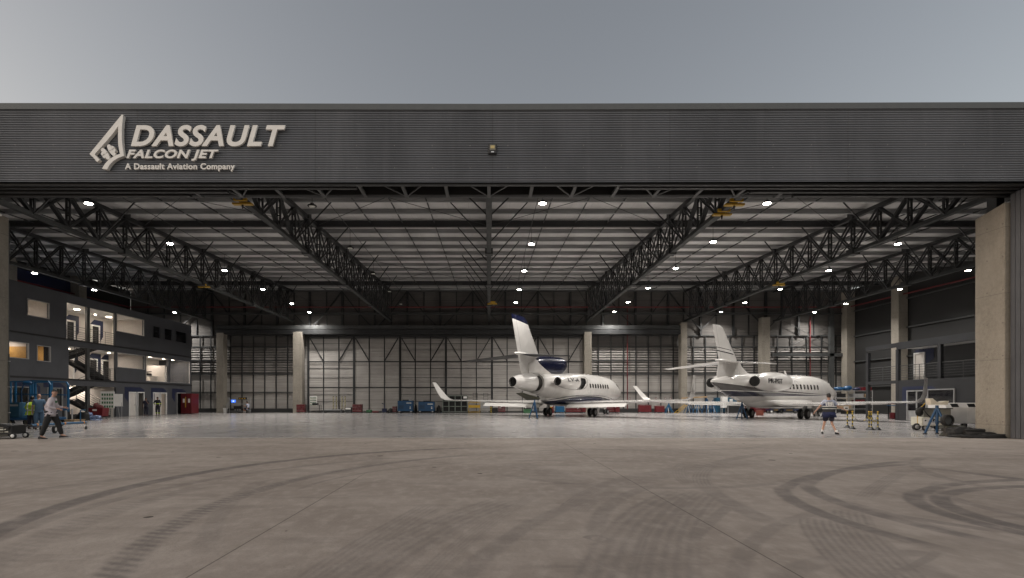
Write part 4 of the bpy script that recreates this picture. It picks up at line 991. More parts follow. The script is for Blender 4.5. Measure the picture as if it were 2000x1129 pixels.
nacelle(Bj, 1.55, 2.74, profB, cover=True); nacelle(Bj, -1.75, 2.76, profB, cover=True)
nac_text(Bj, 'PR-PGT', profB, -1.75, 2.76, -5.75, -4.05, 2.62, 2.96)
gear(Bj, 7.4, 0, 1.2, 0.26, 0.16, 'nose_gear')
for k in range(9):
    patch(bodyB, Bj, 'cabin_window', -0.05+(4.81+0.05)*k/8, 2.5, 0.28, 0.42, WIN, off=0.012, slant=-0.1)
outline(bodyB, Bj, 'escape_hatch_line', 1.2, 2.42, 0.55, 1.15, LETTER, 0.03)
patch(bodyB, Bj, 'cockpit_window', 8.9, 2.48, 0.5, 0.28, WIN, off=0.012, slant=-0.7); patch(bodyB, Bj, 'cockpit_window', 8.25, 2.68, 0.5, 0.3, WIN, off=0.012, slant=-0.5)
b = MB(); b.add([(2.0, -0.015, 3.46), (1.6, -0.015, 3.46), (1.45, -0.015, 3.85), (1.65, -0.015, 3.85), (2.0, 0.015, 3.46), (1.6, 0.015, 3.46), (1.45, 0.015, 3.85), (1.65, 0.015, 3.85)], [(0,1,2,3),(4,5,6,7),(0,1,5,4),(1,2,6,5),(2,3,7,6),(3,0,4,7)]); b.build('antenna', PW, Bj)
for s0 in (-6.6, 3.6, 4.4):
    b = MB(); z_ = bodyB.at(s0); b.box(s0-0.12, s0+0.12, -0.02, 0.02, z_[0]+z_[2]-0.02, z_[0]+z_[2]+0.06); b.build('antenna', PW, Bj)

# ------------------------------------------------------------------ people
def skin_mesh(pts, edges, level=1):
    names = list(pts); idx = {n: i for i, n in enumerate(names)}
    me = bpy.data.meshes.new('sk'); me.from_pydata([pts[n][0] for n in names], [(idx[a], idx[b_]) for a, b_ in edges], [])
    o = bpy.data.objects.new('sk', me); COL.objects.link(o)
    o.modifiers.new('s', 'SKIN')
    sv = me.skin_vertices[0].data
    for n in names:
        r = pts[n][1]; sv[idx[n]].radius = (r, r) if not isinstance(r, tuple) else r; sv[idx[n]].use_root = False
    sv[0].use_root = True
    u = o.modifiers.new('u', 'SUBSURF'); u.levels = u.render_levels = level
    bpy.context.view_layer.update()
    out = bpy.data.meshes.new_from_object(o.evaluated_get(bpy.context.evaluated_depsgraph_get()))
    bpy.data.objects.remove(o)
    return [v.co.copy() for v in out.vertices], [tuple(p.vertices) for p in out.polygons]
def person(label, loc, rz, h, P, skin, top, bottom, shoe, hair, sleeve='long', shorts=False, vest=None, bald=False, extra=None, build=1.0, group=None, turn=0.0):
    """P overrides joints (x right, y forward, z up; metres for a 1.75 m figure)"""
    t = thing('person', label, 'person', loc, rz, group); t.scale = (h/1.75,)*3
    J = dict(pel=(0,0,0.96), sp=(0,0,1.12), ch=(0,0.01,1.32), nb=(0,0,1.46), nk=(0,0.01,1.52), hd=(0,0.03,1.62),
             hl=(-0.095,0,0.90), kl=(-0.11,0.02,0.50), al=(-0.11,-0.02,0.09), tl=(-0.12,0.13,0.035),
             hr=(0.095,0,0.90), kr=(0.11,0.02,0.50), ar=(0.11,-0.02,0.09), tr=(0.12,0.13,0.035),
             sl=(-0.175,0,1.41), el=(-0.23,-0.02,1.13), wl=(-0.24,0.06,0.88), sr=(0.175,0,1.41), er=(0.23,-0.02,1.13), wr=(0.24,0.06,0.88))
    J.update(P); V = {k: Vector(v) for k, v in J.items()}; q = build
    pts = dict(pel=(V['pel'], (0.135*q, 0.10*q)), sp=(V['sp'], (0.12*q, 0.095*q)), ch=(V['ch'], (0.145*q, 0.105*q)), nb=(V['nb'], (0.075, 0.065)), nk=(V['nk'], 0.05), hd=(V['hd'], 0.06))
    ed = [('pel','sp'),('sp','ch'),('ch','nb'),('nb','nk'),('nk','hd')]
    for s in 'lr':
        pts['h'+s] = (V['h'+s], 0.085); pts['k'+s] = (V['k'+s], 0.055); pts['a'+s] = (V['a'+s], 0.04); pts['t'+s] = (V['t'+s], 0.035)
        pts['s'+s] = (V['s'+s], 0.055); pts['e'+s] = (V['e'+s], 0.04); pts['w'+s] = (V['w'+s], 0.027)
        ed += [('pel','h'+s),('h'+s,'k'+s),('k'+s,'a'+s),('a'+s,'t'+s),('ch','s'+s),('s'+s,'e'+s),('e'+s,'w'+s)]
        d = (V['w'+s]-V['e'+s]).normalized(); sd = Vector((0,1,0)) if abs(d.y) < 0.8 else Vector((0,0,1))
        sd = (sd - d*sd.dot(d)).normalized(); inn = d.cross(sd)*(1 if s == 'l' else -1)
        pts['p'+s] = (V['w'+s]+d*0.075, (0.036, 0.018)); ed.append(('w'+s,'p'+s))
        for k, (off, ln) in enumerate(((0.03, 0.072), (0.01, 0.082), (-0.01, 0.076), (-0.03, 0.06))):
            a1 = pts['p'+s][0]+sd*off+d*ln*0.5+inn*0.006; a2 = a1 + d*ln*0.4+inn*0.022
            pts['f%s%d' % (s, k)] = (a1, 0.0095); pts['g%s%d' % (s, k)] = (a2, 0.008); ed += [('p'+s,'f%s%d' % (s,k)),('f%s%d' % (s,k),'g%s%d' % (s,k))]
        pts['u'+s] = (V['w'+s]+d*0.045+sd*0.045, 0.011); pts['v'+s] = (V['w'+s]+d*0.075+sd*0.06+inn*0.015, 0.009); ed += [('w'+s,'u'+s),('u'+s,'v'+s)]
    vs, fs = skin_mesh(pts, ed); b = MB(); b.add(vs, fs, True)
    hc = V['hd']+Vector((0,0.012,0.02))
    TM = Matrix.Rotation(turn, 3, 'Z'); n0 = len(b.v)
    rings = []                                       # head with jaw, brow, nose and ears
    for i in range(1, 14):
        ph = math.pi*i/14; z = -math.cos(ph)*0.125; r0 = math.sin(ph)**0.8
        wj = 0.076*(0.80+0.20*min(1, max(0, (z+0.1)/0.12))); dj = 0.098
        ring = []
        for k in range(20):
            a = 2*math.pi*k/20; x = wj*r0*math.cos(a); y = dj*r0*math.sin(a)
            fr = max(0, math.sin(a))**14
            y += fr*(0.022*math.exp(-((z+0.012)/0.018)**2) + 0.007*math.exp(-((z+0.058)/0.012)**2) + 0.006*math.exp(-((z-0.04)/0.02)**2) - 0.004*math.exp(-((z+0.085)/0.01)**2))
            ey = math.exp(-((abs(x)-0.032)/0.014)**2)*math.exp(-((z-0.015)/0.012)**2); y -= (0.009*ey if math.sin(a) > 0 else 0)
            ring.append(hc+Vector((x, y, z)))
        rings.append(ring)
    b.loft(rings)
    for sx in (-1, 1): b.ball(hc+Vector((sx*0.078, -0.005, -0.005)), 0.012, 0.02, 0.032, 8, 6)
    def spin(m_, i0=0): m_.v = m_.v[:i0] + [tuple(hc + TM @ (Vector(v_)-hc)) for v_ in m_.v[i0:]]
    spin(b, n0); body = b.build('body', skin, t)
    b = MB()
    for sx in (-1, 1): b.ball(hc+Vector((sx*0.031, 0.083, 0.014)), 0.012, 0.007, 0.006, 8, 5)
    spin(b); b.build('eyes', BLACK, t)
    if hair:
        b = MB(); rr = []
        for i in range(0, 8):
            ph = math.pi*0.5*i/7.5 if not bald else 0; z = math.sin(ph)*0.132; r0 = math.cos(ph)
            rr.append([hc+Vector((0.084*r0*math.cos(2*math.pi*k/20), 0.106*r0*math.sin(2*math.pi*k/20)-0.008, z*1.0+0.012 + (0.035 if math.sin(2*math.pi*k/20) > 0.3 and i < 3 else 0))) for k in range(20)])
        low = [hc+Vector((0.078*math.cos(2*math.pi*k/20), 0.100*math.sin(2*math.pi*k/20)-0.012 if math.sin(2*math.pi*k/20) < 0.2 else 0.092*math.sin(2*math.pi*k/20)-0.008, -0.05 if math.sin(2*math.pi*k/20) < -0.1 else 0.03)) for k in range(20)]
        b.loft([low]+rr, True, True); spin(b); b.build('hair', hair, t)
    # clothing grown from the same skeleton
    def cloth(names, edges, grow, m, nm, fall=None):
        pp = {}
        for n in names:
            r = pts[n][1]; g_ = grow.get(n, 0.015); pp[n] = (V.get(n, pts[n][0]), (r[0]+g_, r[1]+g_) if isinstance(r, tuple) else r+g_)
        if fall: pp.update(fall)
        v_, f_ = skin_mesh(pp, edges); c_ = MB(); c_.add(v_, f_, True); return c_.build(nm, m, t)
    te = [('hem','pel'),('pel','sp'),('sp','ch'),('ch','nb')]; tn = ['pel','sp','ch','nb']
    dn = (V['hl']+V['hr'])/2-V['pel']; dn.normalize()
    fall = {'hem': (V['pel']+dn*0.045, (0.165*q, 0.135*q))}
    for s in 'lr':
        te += [('ch','s'+s)]; tn += ['s'+s]
        if sleeve == 'long': te += [('s'+s,'e'+s),('e'+s,'c'+s)]; tn += ['e'+s]; fall['c'+s] = (V['e'+s].lerp(V['w'+s], 0.9), 0.036)
        else: te += [('s'+s,'c'+s)]; fall['c'+s] = (V['s'+s].lerp(V['e'+s], 0.8), 0.062)
    cloth(tn, te, dict(pel=0.03, sp=0.045, ch=0.045, nb=0.01, sl=0.035, sr=0.035, el=0.025, er=0.025), top, 'shirt', fall)
    le = []; ln = ['pel']; fall = {'pel': (V['pel']-Vector((0,0,0.0)), (0.175*q, 0.145*q)), 'wst': (V['pel'].lerp(V['sp'], 0.5), (0.16*q, 0.13*q))}; le.append(('wst','pel'))
    for s in 'lr':
        ln += ['h'+s]; le += [('pel','h'+s)]
        if shorts: fall['k2'+s] = (V['h'+s].lerp(V['k'+s], 0.92), 0.115); le += [('h'+s,'k2'+s)]
        else: ln += ['k'+s]; fall['k2'+s] = (V['k'+s].lerp(V['a'+s], 0.98), 0.072); le += [('h'+s,'k'+s),('k'+s,'k2'+s)]
    cloth([n for n in ln if n != 'pel'], le, dict(hl=0.045*q, hr=0.045*q, kl=0.045, kr=0.045), bottom, 'shorts' if shorts else 'trousers', fall)
    if vest:
        vv = {n: (V[n], tuple(c+(0.125 if n != 'pel' else 0.1) for c in pts[n][1])) for n in ('pel','sp','ch')}
        vv['vh'] = (V['pel']-Vector((0,0,0.05)), tuple(c+0.085 for c in pts['pel'][1]))
        vv['nb'] = (V['nb']+Vector((0,0,0.03)), (0.14, 0.11))
        vv['sl2'] = (V['sl'].lerp(V['ch'], 0.25)+Vector((0,0,0.02)), 0.125); vv['sr2'] = (V['sr'].lerp(V['ch'], 0.25)+Vector((0,0,0.02)), 0.125)
        v_, f_ = skin_mesh(vv, [('vh','pel'),('pel','sp'),('sp','ch'),('ch','nb'),('ch','sl2'),('ch','sr2')]); c_ = MB(); c_.add(v_, f_, True); c_.build('safety_vest', vest, t)
    for s in 'lr':
        a, tt = V['a'+s], V['t'+s]; d = (tt-a); d.z = 0; d.normalize(); r_ = Vector((d.y, -d.x, 0))
        pitch = (tt.z-a.z+0.055)/0.15
        b = MB(); rr = []
        for u, w_, hh in ((-0.075, 0.028, 0.06), (-0.05, 0.037, 0.095), (0.02, 0.038, 0.09), (0.08, 0.045, 0.06), (0.14, 0.044, 0.045), (0.19, 0.025, 0.03)):
            c0 = Vector((a.x, a.y, a.z-0.09)) + d*u + Vector((0, 0, u*pitch*0.9))
            rr.append([c0+r_*(w_*math.cos(2*math.pi*k/12))+Vector((0, 0, max(0, hh*(0.5+0.5*math.sin(2*math.pi*k/12))))) for k in range(12)])
        b.loft(rr); b.build('shoe', shoe, t)
        if shorts:
            b = MB(); b.tube(a+Vector((0,0,-0.02)), a+Vector((0,0,0.09)), 0.045, 0.047); b.build('sock', WHITE, t)
    if extra: extra(t, V)
    return t
HAIR = mat('dark_hair', (0.012, 0.009, 0.007), 0.55); NAVC = mat('navy_cloth', (0.014, 0.015, 0.030), 0.85); BLKC = mat('black_cloth', (0.014, 0.014, 0.015), 0.85)
WSH = mat('pale_shirt_cloth', (0.52, 0.47, 0.50), 0.85, 0, 0.05, 9, 0.3); BSH = mat('blue_shirt_cloth', (0.09, 0.16, 0.25), 0.85); LSH = mat('light_blue_shirt_cloth', (0.42, 0.45, 0.55), 0.85)
def vest_mat(name, base, bands):
    m = bpy.data.materials.new(name); m.use_nodes = True; nt = m.node_tree; b = nt.nodes['Principled BSDF']; co, x, y, z = coords(nt)
    c = mixc(nt, noise(nt, co, 9).sstep(0.3, 0.7), base, tuple(v*0.8 for v in base))
    for ax, ctr, hw, col, zlo, zhi in bands:
        v = z if ax == 'z' else x.ab()
        c = mixc(nt, (v-ctr).ab().lt(hw)*z.gt(zlo)*z.lt(zhi), c, col)
    nt.links.new(c, b.inputs['Base Color']); b.inputs['Roughness'].default_value = 0.75; return m
HIV = (0.50, 0.68, 0.04)
VY = vest_mat('hi_vis_yellow', HIV, [('x', 0.10, 0.025, (0.6, 0.6, 0.58), 0, 3), ('z', 1.0, 0.025, (0.6, 0.6, 0.58), 0, 3)])
VN = vest_mat('navy_vest', (0.018, 0.026, 0.085), [('z', 1.02, 0.06, (0.02, 0.02, 0.02), 0, 3), ('z', 1.155, 0.02, (0.02, 0.02, 0.02), 0, 3), ('z', 1.11, 0.022, (0.55, 0.55, 0.52), 0, 3), ('z', 1.20, 0.022, (0.55, 0.55, 0.52), 0, 3), ('x', 0.135, 0.022, (0.5, 0.5, 0.48), 1.22, 3)])
WRK = vest_mat('dark_overall', (0.018, 0.02, 0.03), [('z', 1.12, 0.035, HIV, 0, 3), ('z', 1.3, 0.03, HIV, 9, 9)])
WRT = vest_mat('dark_overall_trousers', (0.018, 0.02, 0.03), [('z', 0.24, 0.035, HIV, 0, 3)])
def badge(t, V):
    b = MB(); b.box(0.05, 0.12, 0.13, 0.195, 1.28, 1.36); b.build('shirt_badge', GREEN, t)
p = ground(100, 857)
person('man in pale shirt and black trousers striding across the hangar threshold', (p.x, p.y, 0), R(-68), 1.79,
    dict(hl=(-0.09,0.02,0.90), kl=(-0.10,0.18,0.51), al=(-0.10,0.28,0.12), tl=(-0.10,0.42,0.08), hr=(0.09,-0.02,0.90), kr=(0.10,-0.13,0.50), ar=(0.11,-0.26,0.10), tr=(0.10,-0.12,0.035),
         ch=(0,0.04,1.33), nb=(0,0.05,1.46), nk=(0,0.06,1.52), hd=(0,0.09,1.62), sl=(-0.175,0.03,1.41), sr=(0.175,0.06,1.41),
         er=(0.25,0.0,1.14), wr=(0.17,0.24,1.06), el=(-0.25,0.08,1.15), wl=(-0.17,0.34,1.10)),
    SKIN, WSH, BLKC, BLACK, HAIR, extra=badge, build=1.12, turn=R(-72))
p = ground(62, 838)
person('man in yellow hi-vis vest seen from behind beside the blue lift', (p.x, p.y, 0), R(15), 1.62,
    dict(er=(0.27,0.05,1.14), wr=(0.28,0.2,0.95), el=(-0.26,0.05,1.14), wl=(-0.25,0.2,0.95), hd=(0,0.05,1.60)), SKIND, NAVC, NAVC, BLACK, HAIR, 'short', vest=VY)
p = ground(76, 839)
person('bald man in blue shirt and grey-blue trousers standing behind the striding man', (p.x, p.y, 0), R(35), 1.72,
    dict(er=(0.24,0.0,1.14), wr=(0.2,0.2,1.0), hd=(0,0.06,1.60)), SKIN, BSH, BSH, BLACK, None, 'short', build=1.1)
p = Vector((-31.6, 48.9, 0))
person('person in dark uniform leaning by the open white doors of the office block', (p.x+0.1, p.y, 0), R(205), 1.66,
    dict(el=(-0.25,0.12,1.15), wl=(-0.1,0.22,1.38), er=(0.24,0.0,1.12)), SKIND, NAVC, NAVC, BLACK, HAIR, 'short')
p = Vector((-31.45, 50.4, 0))
person('worker in dark overalls with yellow reflective bands, hand on hip', (p.x+0.1, p.y, 0), R(190), 1.74,
    dict(er=(0.36,-0.02,1.2), wr=(0.2,0.06,1.02), el=(-0.27,0,1.14), wl=(-0.26,0.05,0.9)), SKIND, WRK, WRT, BLACK, HAIR, 'long')
Yd = 60.4
person('person in light shirt and dark shorts sitting at the computer desk', ((486.5-CX)*Yd/F, Yd-0.3, -0.02), R(80), 1.72,
    dict(pel=(0,0,0.56), sp=(0,-0.02,0.74), ch=(0,0.03,0.94), nb=(0,0.05,1.08), nk=(0,0.06,1.14), hd=(0,0.09,1.24), hl=(-0.095,0.03,0.53), kl=(-0.13,0.42,0.52), al=(-0.13,0.40,0.11), tl=(-0.13,0.54,0.05),
         hr=(0.095,0.03,0.53), kr=(0.13,0.42,0.52), ar=(0.13,0.40,0.11), tr=(0.13,0.54,0.05), sl=(-0.175,0.03,1.03), sr=(0.175,0.03,1.03), el=(-0.22,0.14,0.80), wl=(-0.14,0.36,0.86), er=(0.22,0.14,0.80), wr=(0.14,0.36,0.86)),
    SKIN, LSH, NAVC, BLACK, HAIR, 'short', shorts=True)
p = ground(1619, 848)
def vest_patch(t, V):
    def fn(u, v, d): return (-0.075+u, -0.153-d*0.4, 1.28+v)
    b = MB(); b.box(-0.085, 0.085, -0.206, -0.150, 1.235, 1.40); o = b.build('back_patch', WHITE, t)
    fit_text('OPA', 'lettering', o, LETTER, lambda u, v, d: (-0.055+u, -0.209, 1.335+v), 0.11, 0.04, offset=0.01, ext=0.0)
    fit_text('REPR', 'lettering', o, LETTER, lambda u, v, d: (-0.06+u, -0.209, 1.265+v), 0.12, 0.04, offset=0.01, ext=0.0)
person('man in navy reflective vest and dark shorts walking away near the barrier posts', (p.x, p.y, 0), R(-20), 1.68,
    dict(hl=(-0.095,0.0,0.90), kl=(-0.13,0.14,0.51), al=(-0.22,0.14,0.10), tl=(-0.18,0.28,0.05), hr=(0.095,0,0.90), kr=(0.12,0.08,0.50), ar=(0.24,-0.16,0.10), tr=(0.34,-0.06,0.035),
         el=(-0.34,0.0,1.2), wl=(-0.50,0.02,0.98), er=(0.34,0.06,1.2), wr=(0.56,0.08,1.08)),
    SKIN, LSH, NAVC, BLACK, HAIR, 'short', shorts=True, vest=VN, extra=vest_patch, build=1.12)

# ------------------------------------------------------------------ equipment: shared builders
def wheel(parent, x, y, r, w=0.05, name='wheel', rim=MGREY):
    b = MB(); b.lathe([(-w/2, r*0.6), (-w/2, r*0.9), (0, r), (w/2, r*0.9), (w/2, r*0.6)], (x, y, r), (0, 1, 0), 18, True, True); o = b.build(name, RUB, parent)
    b = MB(); b.lathe([(-w/2-0.006, 0.01), (-w/2-0.006, r*0.58), (w/2+0.006, r*0.58), (w/2+0.006, 0.01)], (x, y, r), (0, 1, 0), 14, True, True); b.build('rim', rim, o)
    return o
def wheels4(parent, w, d, r, rim=MGREY, xw=0.05):
    for sx in (-1, 1):
        for sy in (-1, 1): wheel(parent, sx*(w/2-r*1.2), sy*(d/2-xw*0.6), r, xw, rim=rim)
def chest(label, loc, w, d, h, m=RED, n=5, rz=0, wheels=True, split=1, group='red rolling tool chests'):
    t = thing('tool_chest', label, 'tool chest', loc, rz, group); z0 = 0.13 if wheels else 0.02
    b = MB(); b.box(-w/2, w/2, -d/2+0.02, d/2, z0, h); b.build('body', m, t, 0.01)
    for j in range(split):
        xa = -w/2+0.02 + j*(w-0.04)/split; xb = xa+(w-0.04)/split-0.01
        for k in range(n):
            za = z0+0.03+(h-z0-0.05)*k/n; zb = za+(h-z0-0.05)/n-0.012
            b = MB(); b.box(xa, xb, -d/2, -d/2+0.02, za, zb); dr = b.build('drawer', m, t)
            b = MB(); b.box(xa+0.03, xb-0.03, -d/2-0.018, -d/2-0.001, zb-0.035, zb-0.015); b.build('handle', CHROME, dr)
    if wheels: wheels4(t, w, d, 0.065)
    return t
def legs4(t, w, d, h, m, r=0.025, name='leg'):
    for sx in (-1, 1):
        for sy in (-1, 1):
            b = MB(); b.box(sx*(w/2-r)-r, sx*(w/2-r)+r, sy*(d/2-r)-r, sy*(d/2-r)+r, 0, h); b.build(name, m, t)
def rack(name, label, cat, loc, w, d, h, shelves, m, rz=0, group=None, uprights=2):
    t = thing(name, label, cat, loc, rz, group)
    for k in range(uprights):
        xx = -w/2+0.03+(w-0.06)*k/(uprights-1)
        for sy in (-1, 1):
            b = MB(); b.box(xx-0.03, xx+0.03, sy*(d/2-0.03)-0.03, sy*(d/2-0.03)+0.03, 0, h); b.build('upright', m, t)
    for z in shelves:
        b = MB(); b.box(-w/2+0.001, w/2-0.001, -d/2-0.002, d/2+0.002, z-0.04, z); b.build('shelf', m, t)
    return t
def jack(label, loc, h, top, rz=0, saddle=True, s=1.0):
    t = thing('tail_stand', label, 'stand', loc, rz, 'blue tripod stands')
    b = MB(); b.tube((0, 0, h*0.35), (0, 0, h*0.98), 0.055*s, 0.055*s); b.build('post', BLUE, t)
    for k in range(3):
        a = R(-90+120*k+20); x, y = 0.42*s*math.cos(a), 0.42*s*math.sin(a)
        b = MB(); b.tube((0.03*math.cos(a), 0.03*math.sin(a), h*0.86), (x, y, 0.05), 0.045*s, 0.04*s); lg = b.build('leg', BLUE, t)
        b = MB(); b.tube((x, y, 0), (x, y, 0.05), 0.075*s, 0.06*s); b.build('foot', BLACK, lg)
    b = MB()
    for k in range(3):
        a = R(-90+120*k+20); c = R(-90+120*(k+1)+20); b.tube((0.25*s*math.cos(a), 0.25*s*math.sin(a), h*0.42), (0.25*s*math.cos(c), 0.25*s*math.sin(c), h*0.42), 0.015)
    b.build('ring_brace', BLUE, t)
    if saddle:
        b = MB(); w = 0.28*s
        b.prism([(-w*1.3, h+0.24*s), (-w*1.15, h), (w*1.15, h), (w*1.3, h+0.15*s), (w*0.75, h+0.14*s), (w*0.2, h+0.09*s), (-w*0.35, h+0.11*s), (-w*0.95, h+0.25*s)], 'y', -0.12*s, 0.12*s); b.build('wooden_saddle', WOOD if saddle == 1 else mat('pale_foam', (0.58, 0.52, 0.42), 0.8), t)
    return t
def backpos(px, Y, dz=0): return ((px-CX)*Y/F, Y, dz)

# --- under the jets
jack('blue tripod stand under the tail of the three-engined jet', ((1044-CX)*41/F, 41.0, 0), 1.5, 0, R(10), False)
jack('blue tripod stand with wooden cradle under the tail of the twin-engined jet', ((1449-CX)*40/F, 40.0, 0), 1.3, 0, R(15), 1)
p = at(1830, 849, 21.9)
jack('large blue tripod stand with pale foam cradle in front of the white power units', (p.x, 21.9, 0), 1.22, 0, R(0), 2, 1.05)
# --- far left of the rear wall
t = thing('waste_bin', 'small white bin beside the computer desk at the rear wall', 'bin', backpos(440, 60.8)); b = MB(); b.lathe([(0, 0.17), (0.5, 0.23), (0.53, 0.24)], (0, 0, 0), (0, 0, 1), 20, True, True); b.build('bucket', WHITE, t)
b = MB(); b.tube((0, 0, 0.531), (0, 0, 0.56), 0.24, 0.22, 20); b.build('lid', WHITE, t)
t = thing('computer_desk', 'grey steel workbench with shelf at the rear wall', 'workbench', backpos(466, 60.8))
legs4(t, 2.5, 0.7, 1.0, MGREY, 0.03)
b = MB(); b.box(-1.25, 1.25, -0.36, 0.36, 1.0, 1.04); b.build('top', MGREY, t); b = MB(); b.box(-1.2, 1.2, -0.33, 0.33, 0.2, 0.23); b.build('shelf', MGREY, t)
for xx in (-1.2, 1.2):
    b = MB(); b.box(xx-0.03, xx+0.03, 0.28, 0.34, 1.041, 1.75); b.build('upright', MGREY, t)
b = MB(); b.box(-1.2, 1.2, 0.1, 0.34, 1.5, 1.53); b.build('upper_shelf', MGREY, t)
t = thing('computer_monitor', 'computer monitor with lit blue screen on the grey workbench', 'monitor', backpos(456, 60.6, 1.045))
b = MB(); b.box(-0.3, 0.3, -0.01, 0.03, 0.1, 0.5); b.build('casing', BLACK, t, 0.01); b = MB(); b.box(-0.275, 0.275, -0.014, -0.011, 0.125, 0.475); b.build('screen', emis('screen_blue', (0.05, 0.16, 0.7), 0.9), t)
b = MB(); b.box(-0.09, 0.09, -0.018, -0.0145, 0.24, 0.37); b.build('screen_logo', emis('screen_white', (0.6, 0.7, 0.9), 0.9), t)
b = MB(); b.tube((0, 0.01, 0), (0, 0.01, 0.11), 0.03); b.box(-0.12, 0.12, -0.08, 0.1, 0, 0.015); b.build('stand', BLACK, t)
for px, lab, m in ((474, 'black box with yellow stickers on the shelf over the workbench', BLACK), (465, 'dark computer case under the workbench', BLACK)):
    t = thing('equipment_box', lab, 'box', backpos(px, 60.95, 1.535 if px == 474 else 0.235)); b = MB(); b.box(-0.45, 0.45, -0.12, 0.12, 0, 0.25 if px == 474 else 0.55); b.build('body', m, t, 0.01)
    b = MB()
    for k in range(3): b.box(-0.35+k*0.28, -0.2+k*0.28, -0.124, -0.121, 0.06, 0.18)
    b.build('sticker', YEL if px == 474 else MGREY, t)
t = thing('work_stool', 'dark swivel stool under the seated person at the computer desk', 'stool', backpos(487, 60.1)); b = MB(); b.tube((0, 0, 0.41), (0, 0, 0.47), 0.2, 0.2, 18); b.build('seat', BLACK, t)
b = MB(); b.tube((0, 0, 0.05), (0, 0, 0.41), 0.03); b.build('column', CHROME, t)
b = MB(); b.box(-0.26, -0.2, -0.2, 0.2, 0.6, 0.95); b.build('backrest', BLACK, t, 0.02)
b = MB(); 
for k in range(5): b.bar((0, 0, 0.05), (0.26*math.cos(k*1.2566), 0.26*math.sin(k*1.2566), 0.03), 0.04)
b.build('base', BLACK, t)
chest('red tool chest in front of the concrete column, left of the parts board', backpos(588.5, 60.2), 0.9, 0.6, 0.98)
chest('red tool chest right of the striped post trolley', backpos(698.5, 60.6), 1.05, 0.6, 1.0)
chest('narrow red tool chest behind the left wing of the three-engined jet', backpos(980, 60.6), 0.8, 0.55, 0.95, n=6)
def board(label, loc, rz=0, s=1.0):
    t = thing('parts_board', label, 'board', loc, rz, 'white boards with green cards'); w, h = 0.72*s, 1.0*s
    b = MB(); b.box(-w/2, w/2, 0, 0.03, 0.78, 0.78+h); b.build('panel', WHITE, t)
    b = MB()
    for r_ in range(4):
        for c_ in range(5): b.box(-w*0.42+c_*w*0.175, -w*0.42+c_*w*0.175+w*0.12, -0.012, -0.001, 0.84+r_*h*0.235, 0.84+r_*h*0.235+h*0.13)
    b.build('card_rows', GREEN, t)
    b = MB()
    for r_ in range(4): b.box(-w*0.44, w*0.44, -0.008, -0.0005, 0.80+r_*h*0.235, 0.815+r_*h*0.235)
    b.build('card_rail', mat('pale_orange', (0.5, 0.32, 0.15), 0.6), t)
    for sx in (-1, 1):
        b = MB(); b.bar((sx*w*0.42, 0.02, 0), (sx*w*0.42, 0.02, 0.8), 0.03); b.build('leg', MGREY, t)
    return t
board('small white board with green cards beside the rear wall column', backpos(612, 61.0), 0, 1.15)
t = thing('work_table', 'low dark steel table in front of the card board at the rear wall', 'table', backpos(613, 60.3)); legs4(t, 1.5, 0.7, 0.88, BLACK)
b = MB(); b.box(-0.75, 0.75, -0.36, 0.36, 0.88, 0.92); b.build('top', STEEL2, t)
t = thing('equipment_case', 'dark equipment case on the low steel table', 'case', backpos(616, 60.2, 0.921)); b = MB(); b.box(-0.3, 0.3, -0.2, 0.2, 0, 0.2); b.build('body', BLACK, t, 0.02); b = MB(); b.bar((-0.1, 0, 0.22), (0.1, 0, 0.22), 0.03); b.build('handle', CHROME, t)
# striped barrier posts standing on a trolley
def strip_mat(name, a, c_, f):
    m = bpy.data.materials.new(name); m.use_nodes = True; nt = m.node_tree; bb = nt.nodes['Principled BSDF']; co, x, y, z = coords(nt)
    nt.links.new(mixc(nt, ((z + x*0.6)*f).op('FRACT').gt(0.5), a, c_), bb.inputs['Base Color']); bb.inputs['Roughness'].default_value = 0.5; return m
STRIPE = strip_mat('hazard_stripe', (0.015, 0.015, 0.015), (0.42, 0.31, 0.03), 4.5)
t = thing('flat_trolley', 'low dark flat trolley carrying the striped posts at the rear wall', 'trolley', backpos(651, 60.4)); b = MB(); b.box(-1.15, 1.15, -0.4, 0.4, 0.22, 0.32); b.build('deck', STEEL2, t); wheels4(t, 2.2, 0.8, 0.11)
b = MB(); b.bar((-1.2, 0, 0.3), (-1.9, 0, 0.15), 0.05); b.build('draw_bar', BLACK, t)
b = MB(); b.box(-0.95, 0.95, -0.3, 0.3, 0.321, 0.42); b.build('grey_frame', MGREY, t)
proto_post = None
def barrier_post(label, loc, h=0.95, grp='yellow and black barrier posts'):
    global proto_post
    if proto_post is None:
        t = thing('barrier_post', label, 'post', (0, 0, 0), 0, grp)
        b = MB(); b.tube((0, 0, 0.03), (0, 0, 0.93), 0.026, 0.026, 12); b.build('post', STRIPE, t)
        b = MB(); b.lathe([(0, 0.17), (0.03, 0.165), (0.16, 0.05), (0.17, 0.03)], (0, 0, 0), (0, 0, 1), 4, True, True); b.build('base', BLACK, t)
        b = MB(); b.ball((0, 0, 0.95), 0.045); b.build('cap', YEL, t); proto_post = t; c = t
    else: c = copy_tree(proto_post)
    c.location = loc; c.scale = (1, 1, h/0.95); c['label'] = label; c['group'] = grp; return c
for px, py, lab in ((1655, 835.5, 'leftmost barrier post, the one with a small sign on top'), (1665, 838.2, 'second barrier post from the left'), (1697.5, 839.5, 'left one of the two barrier posts standing together'), (1702, 840.3, 'right one of the two barrier posts standing together'), (1714.6, 840.5, 'rightmost barrier post')):
    g_ = ground(px, py); barrier_post('yellow and black ' + lab, (g_.x, g_.y, 0), 0.86)
g_ = ground(1655, 835.5)
t = thing('small_sign', 'small white sign fixed on top of the leftmost barrier post', 'sign', (g_.x-0.08, g_.y-0.03, 0.9)); b = MB(); b.box(-0.12, 0.12, -0.01, 0.01, 0, 0.2); b.build('panel', WHITE, t)
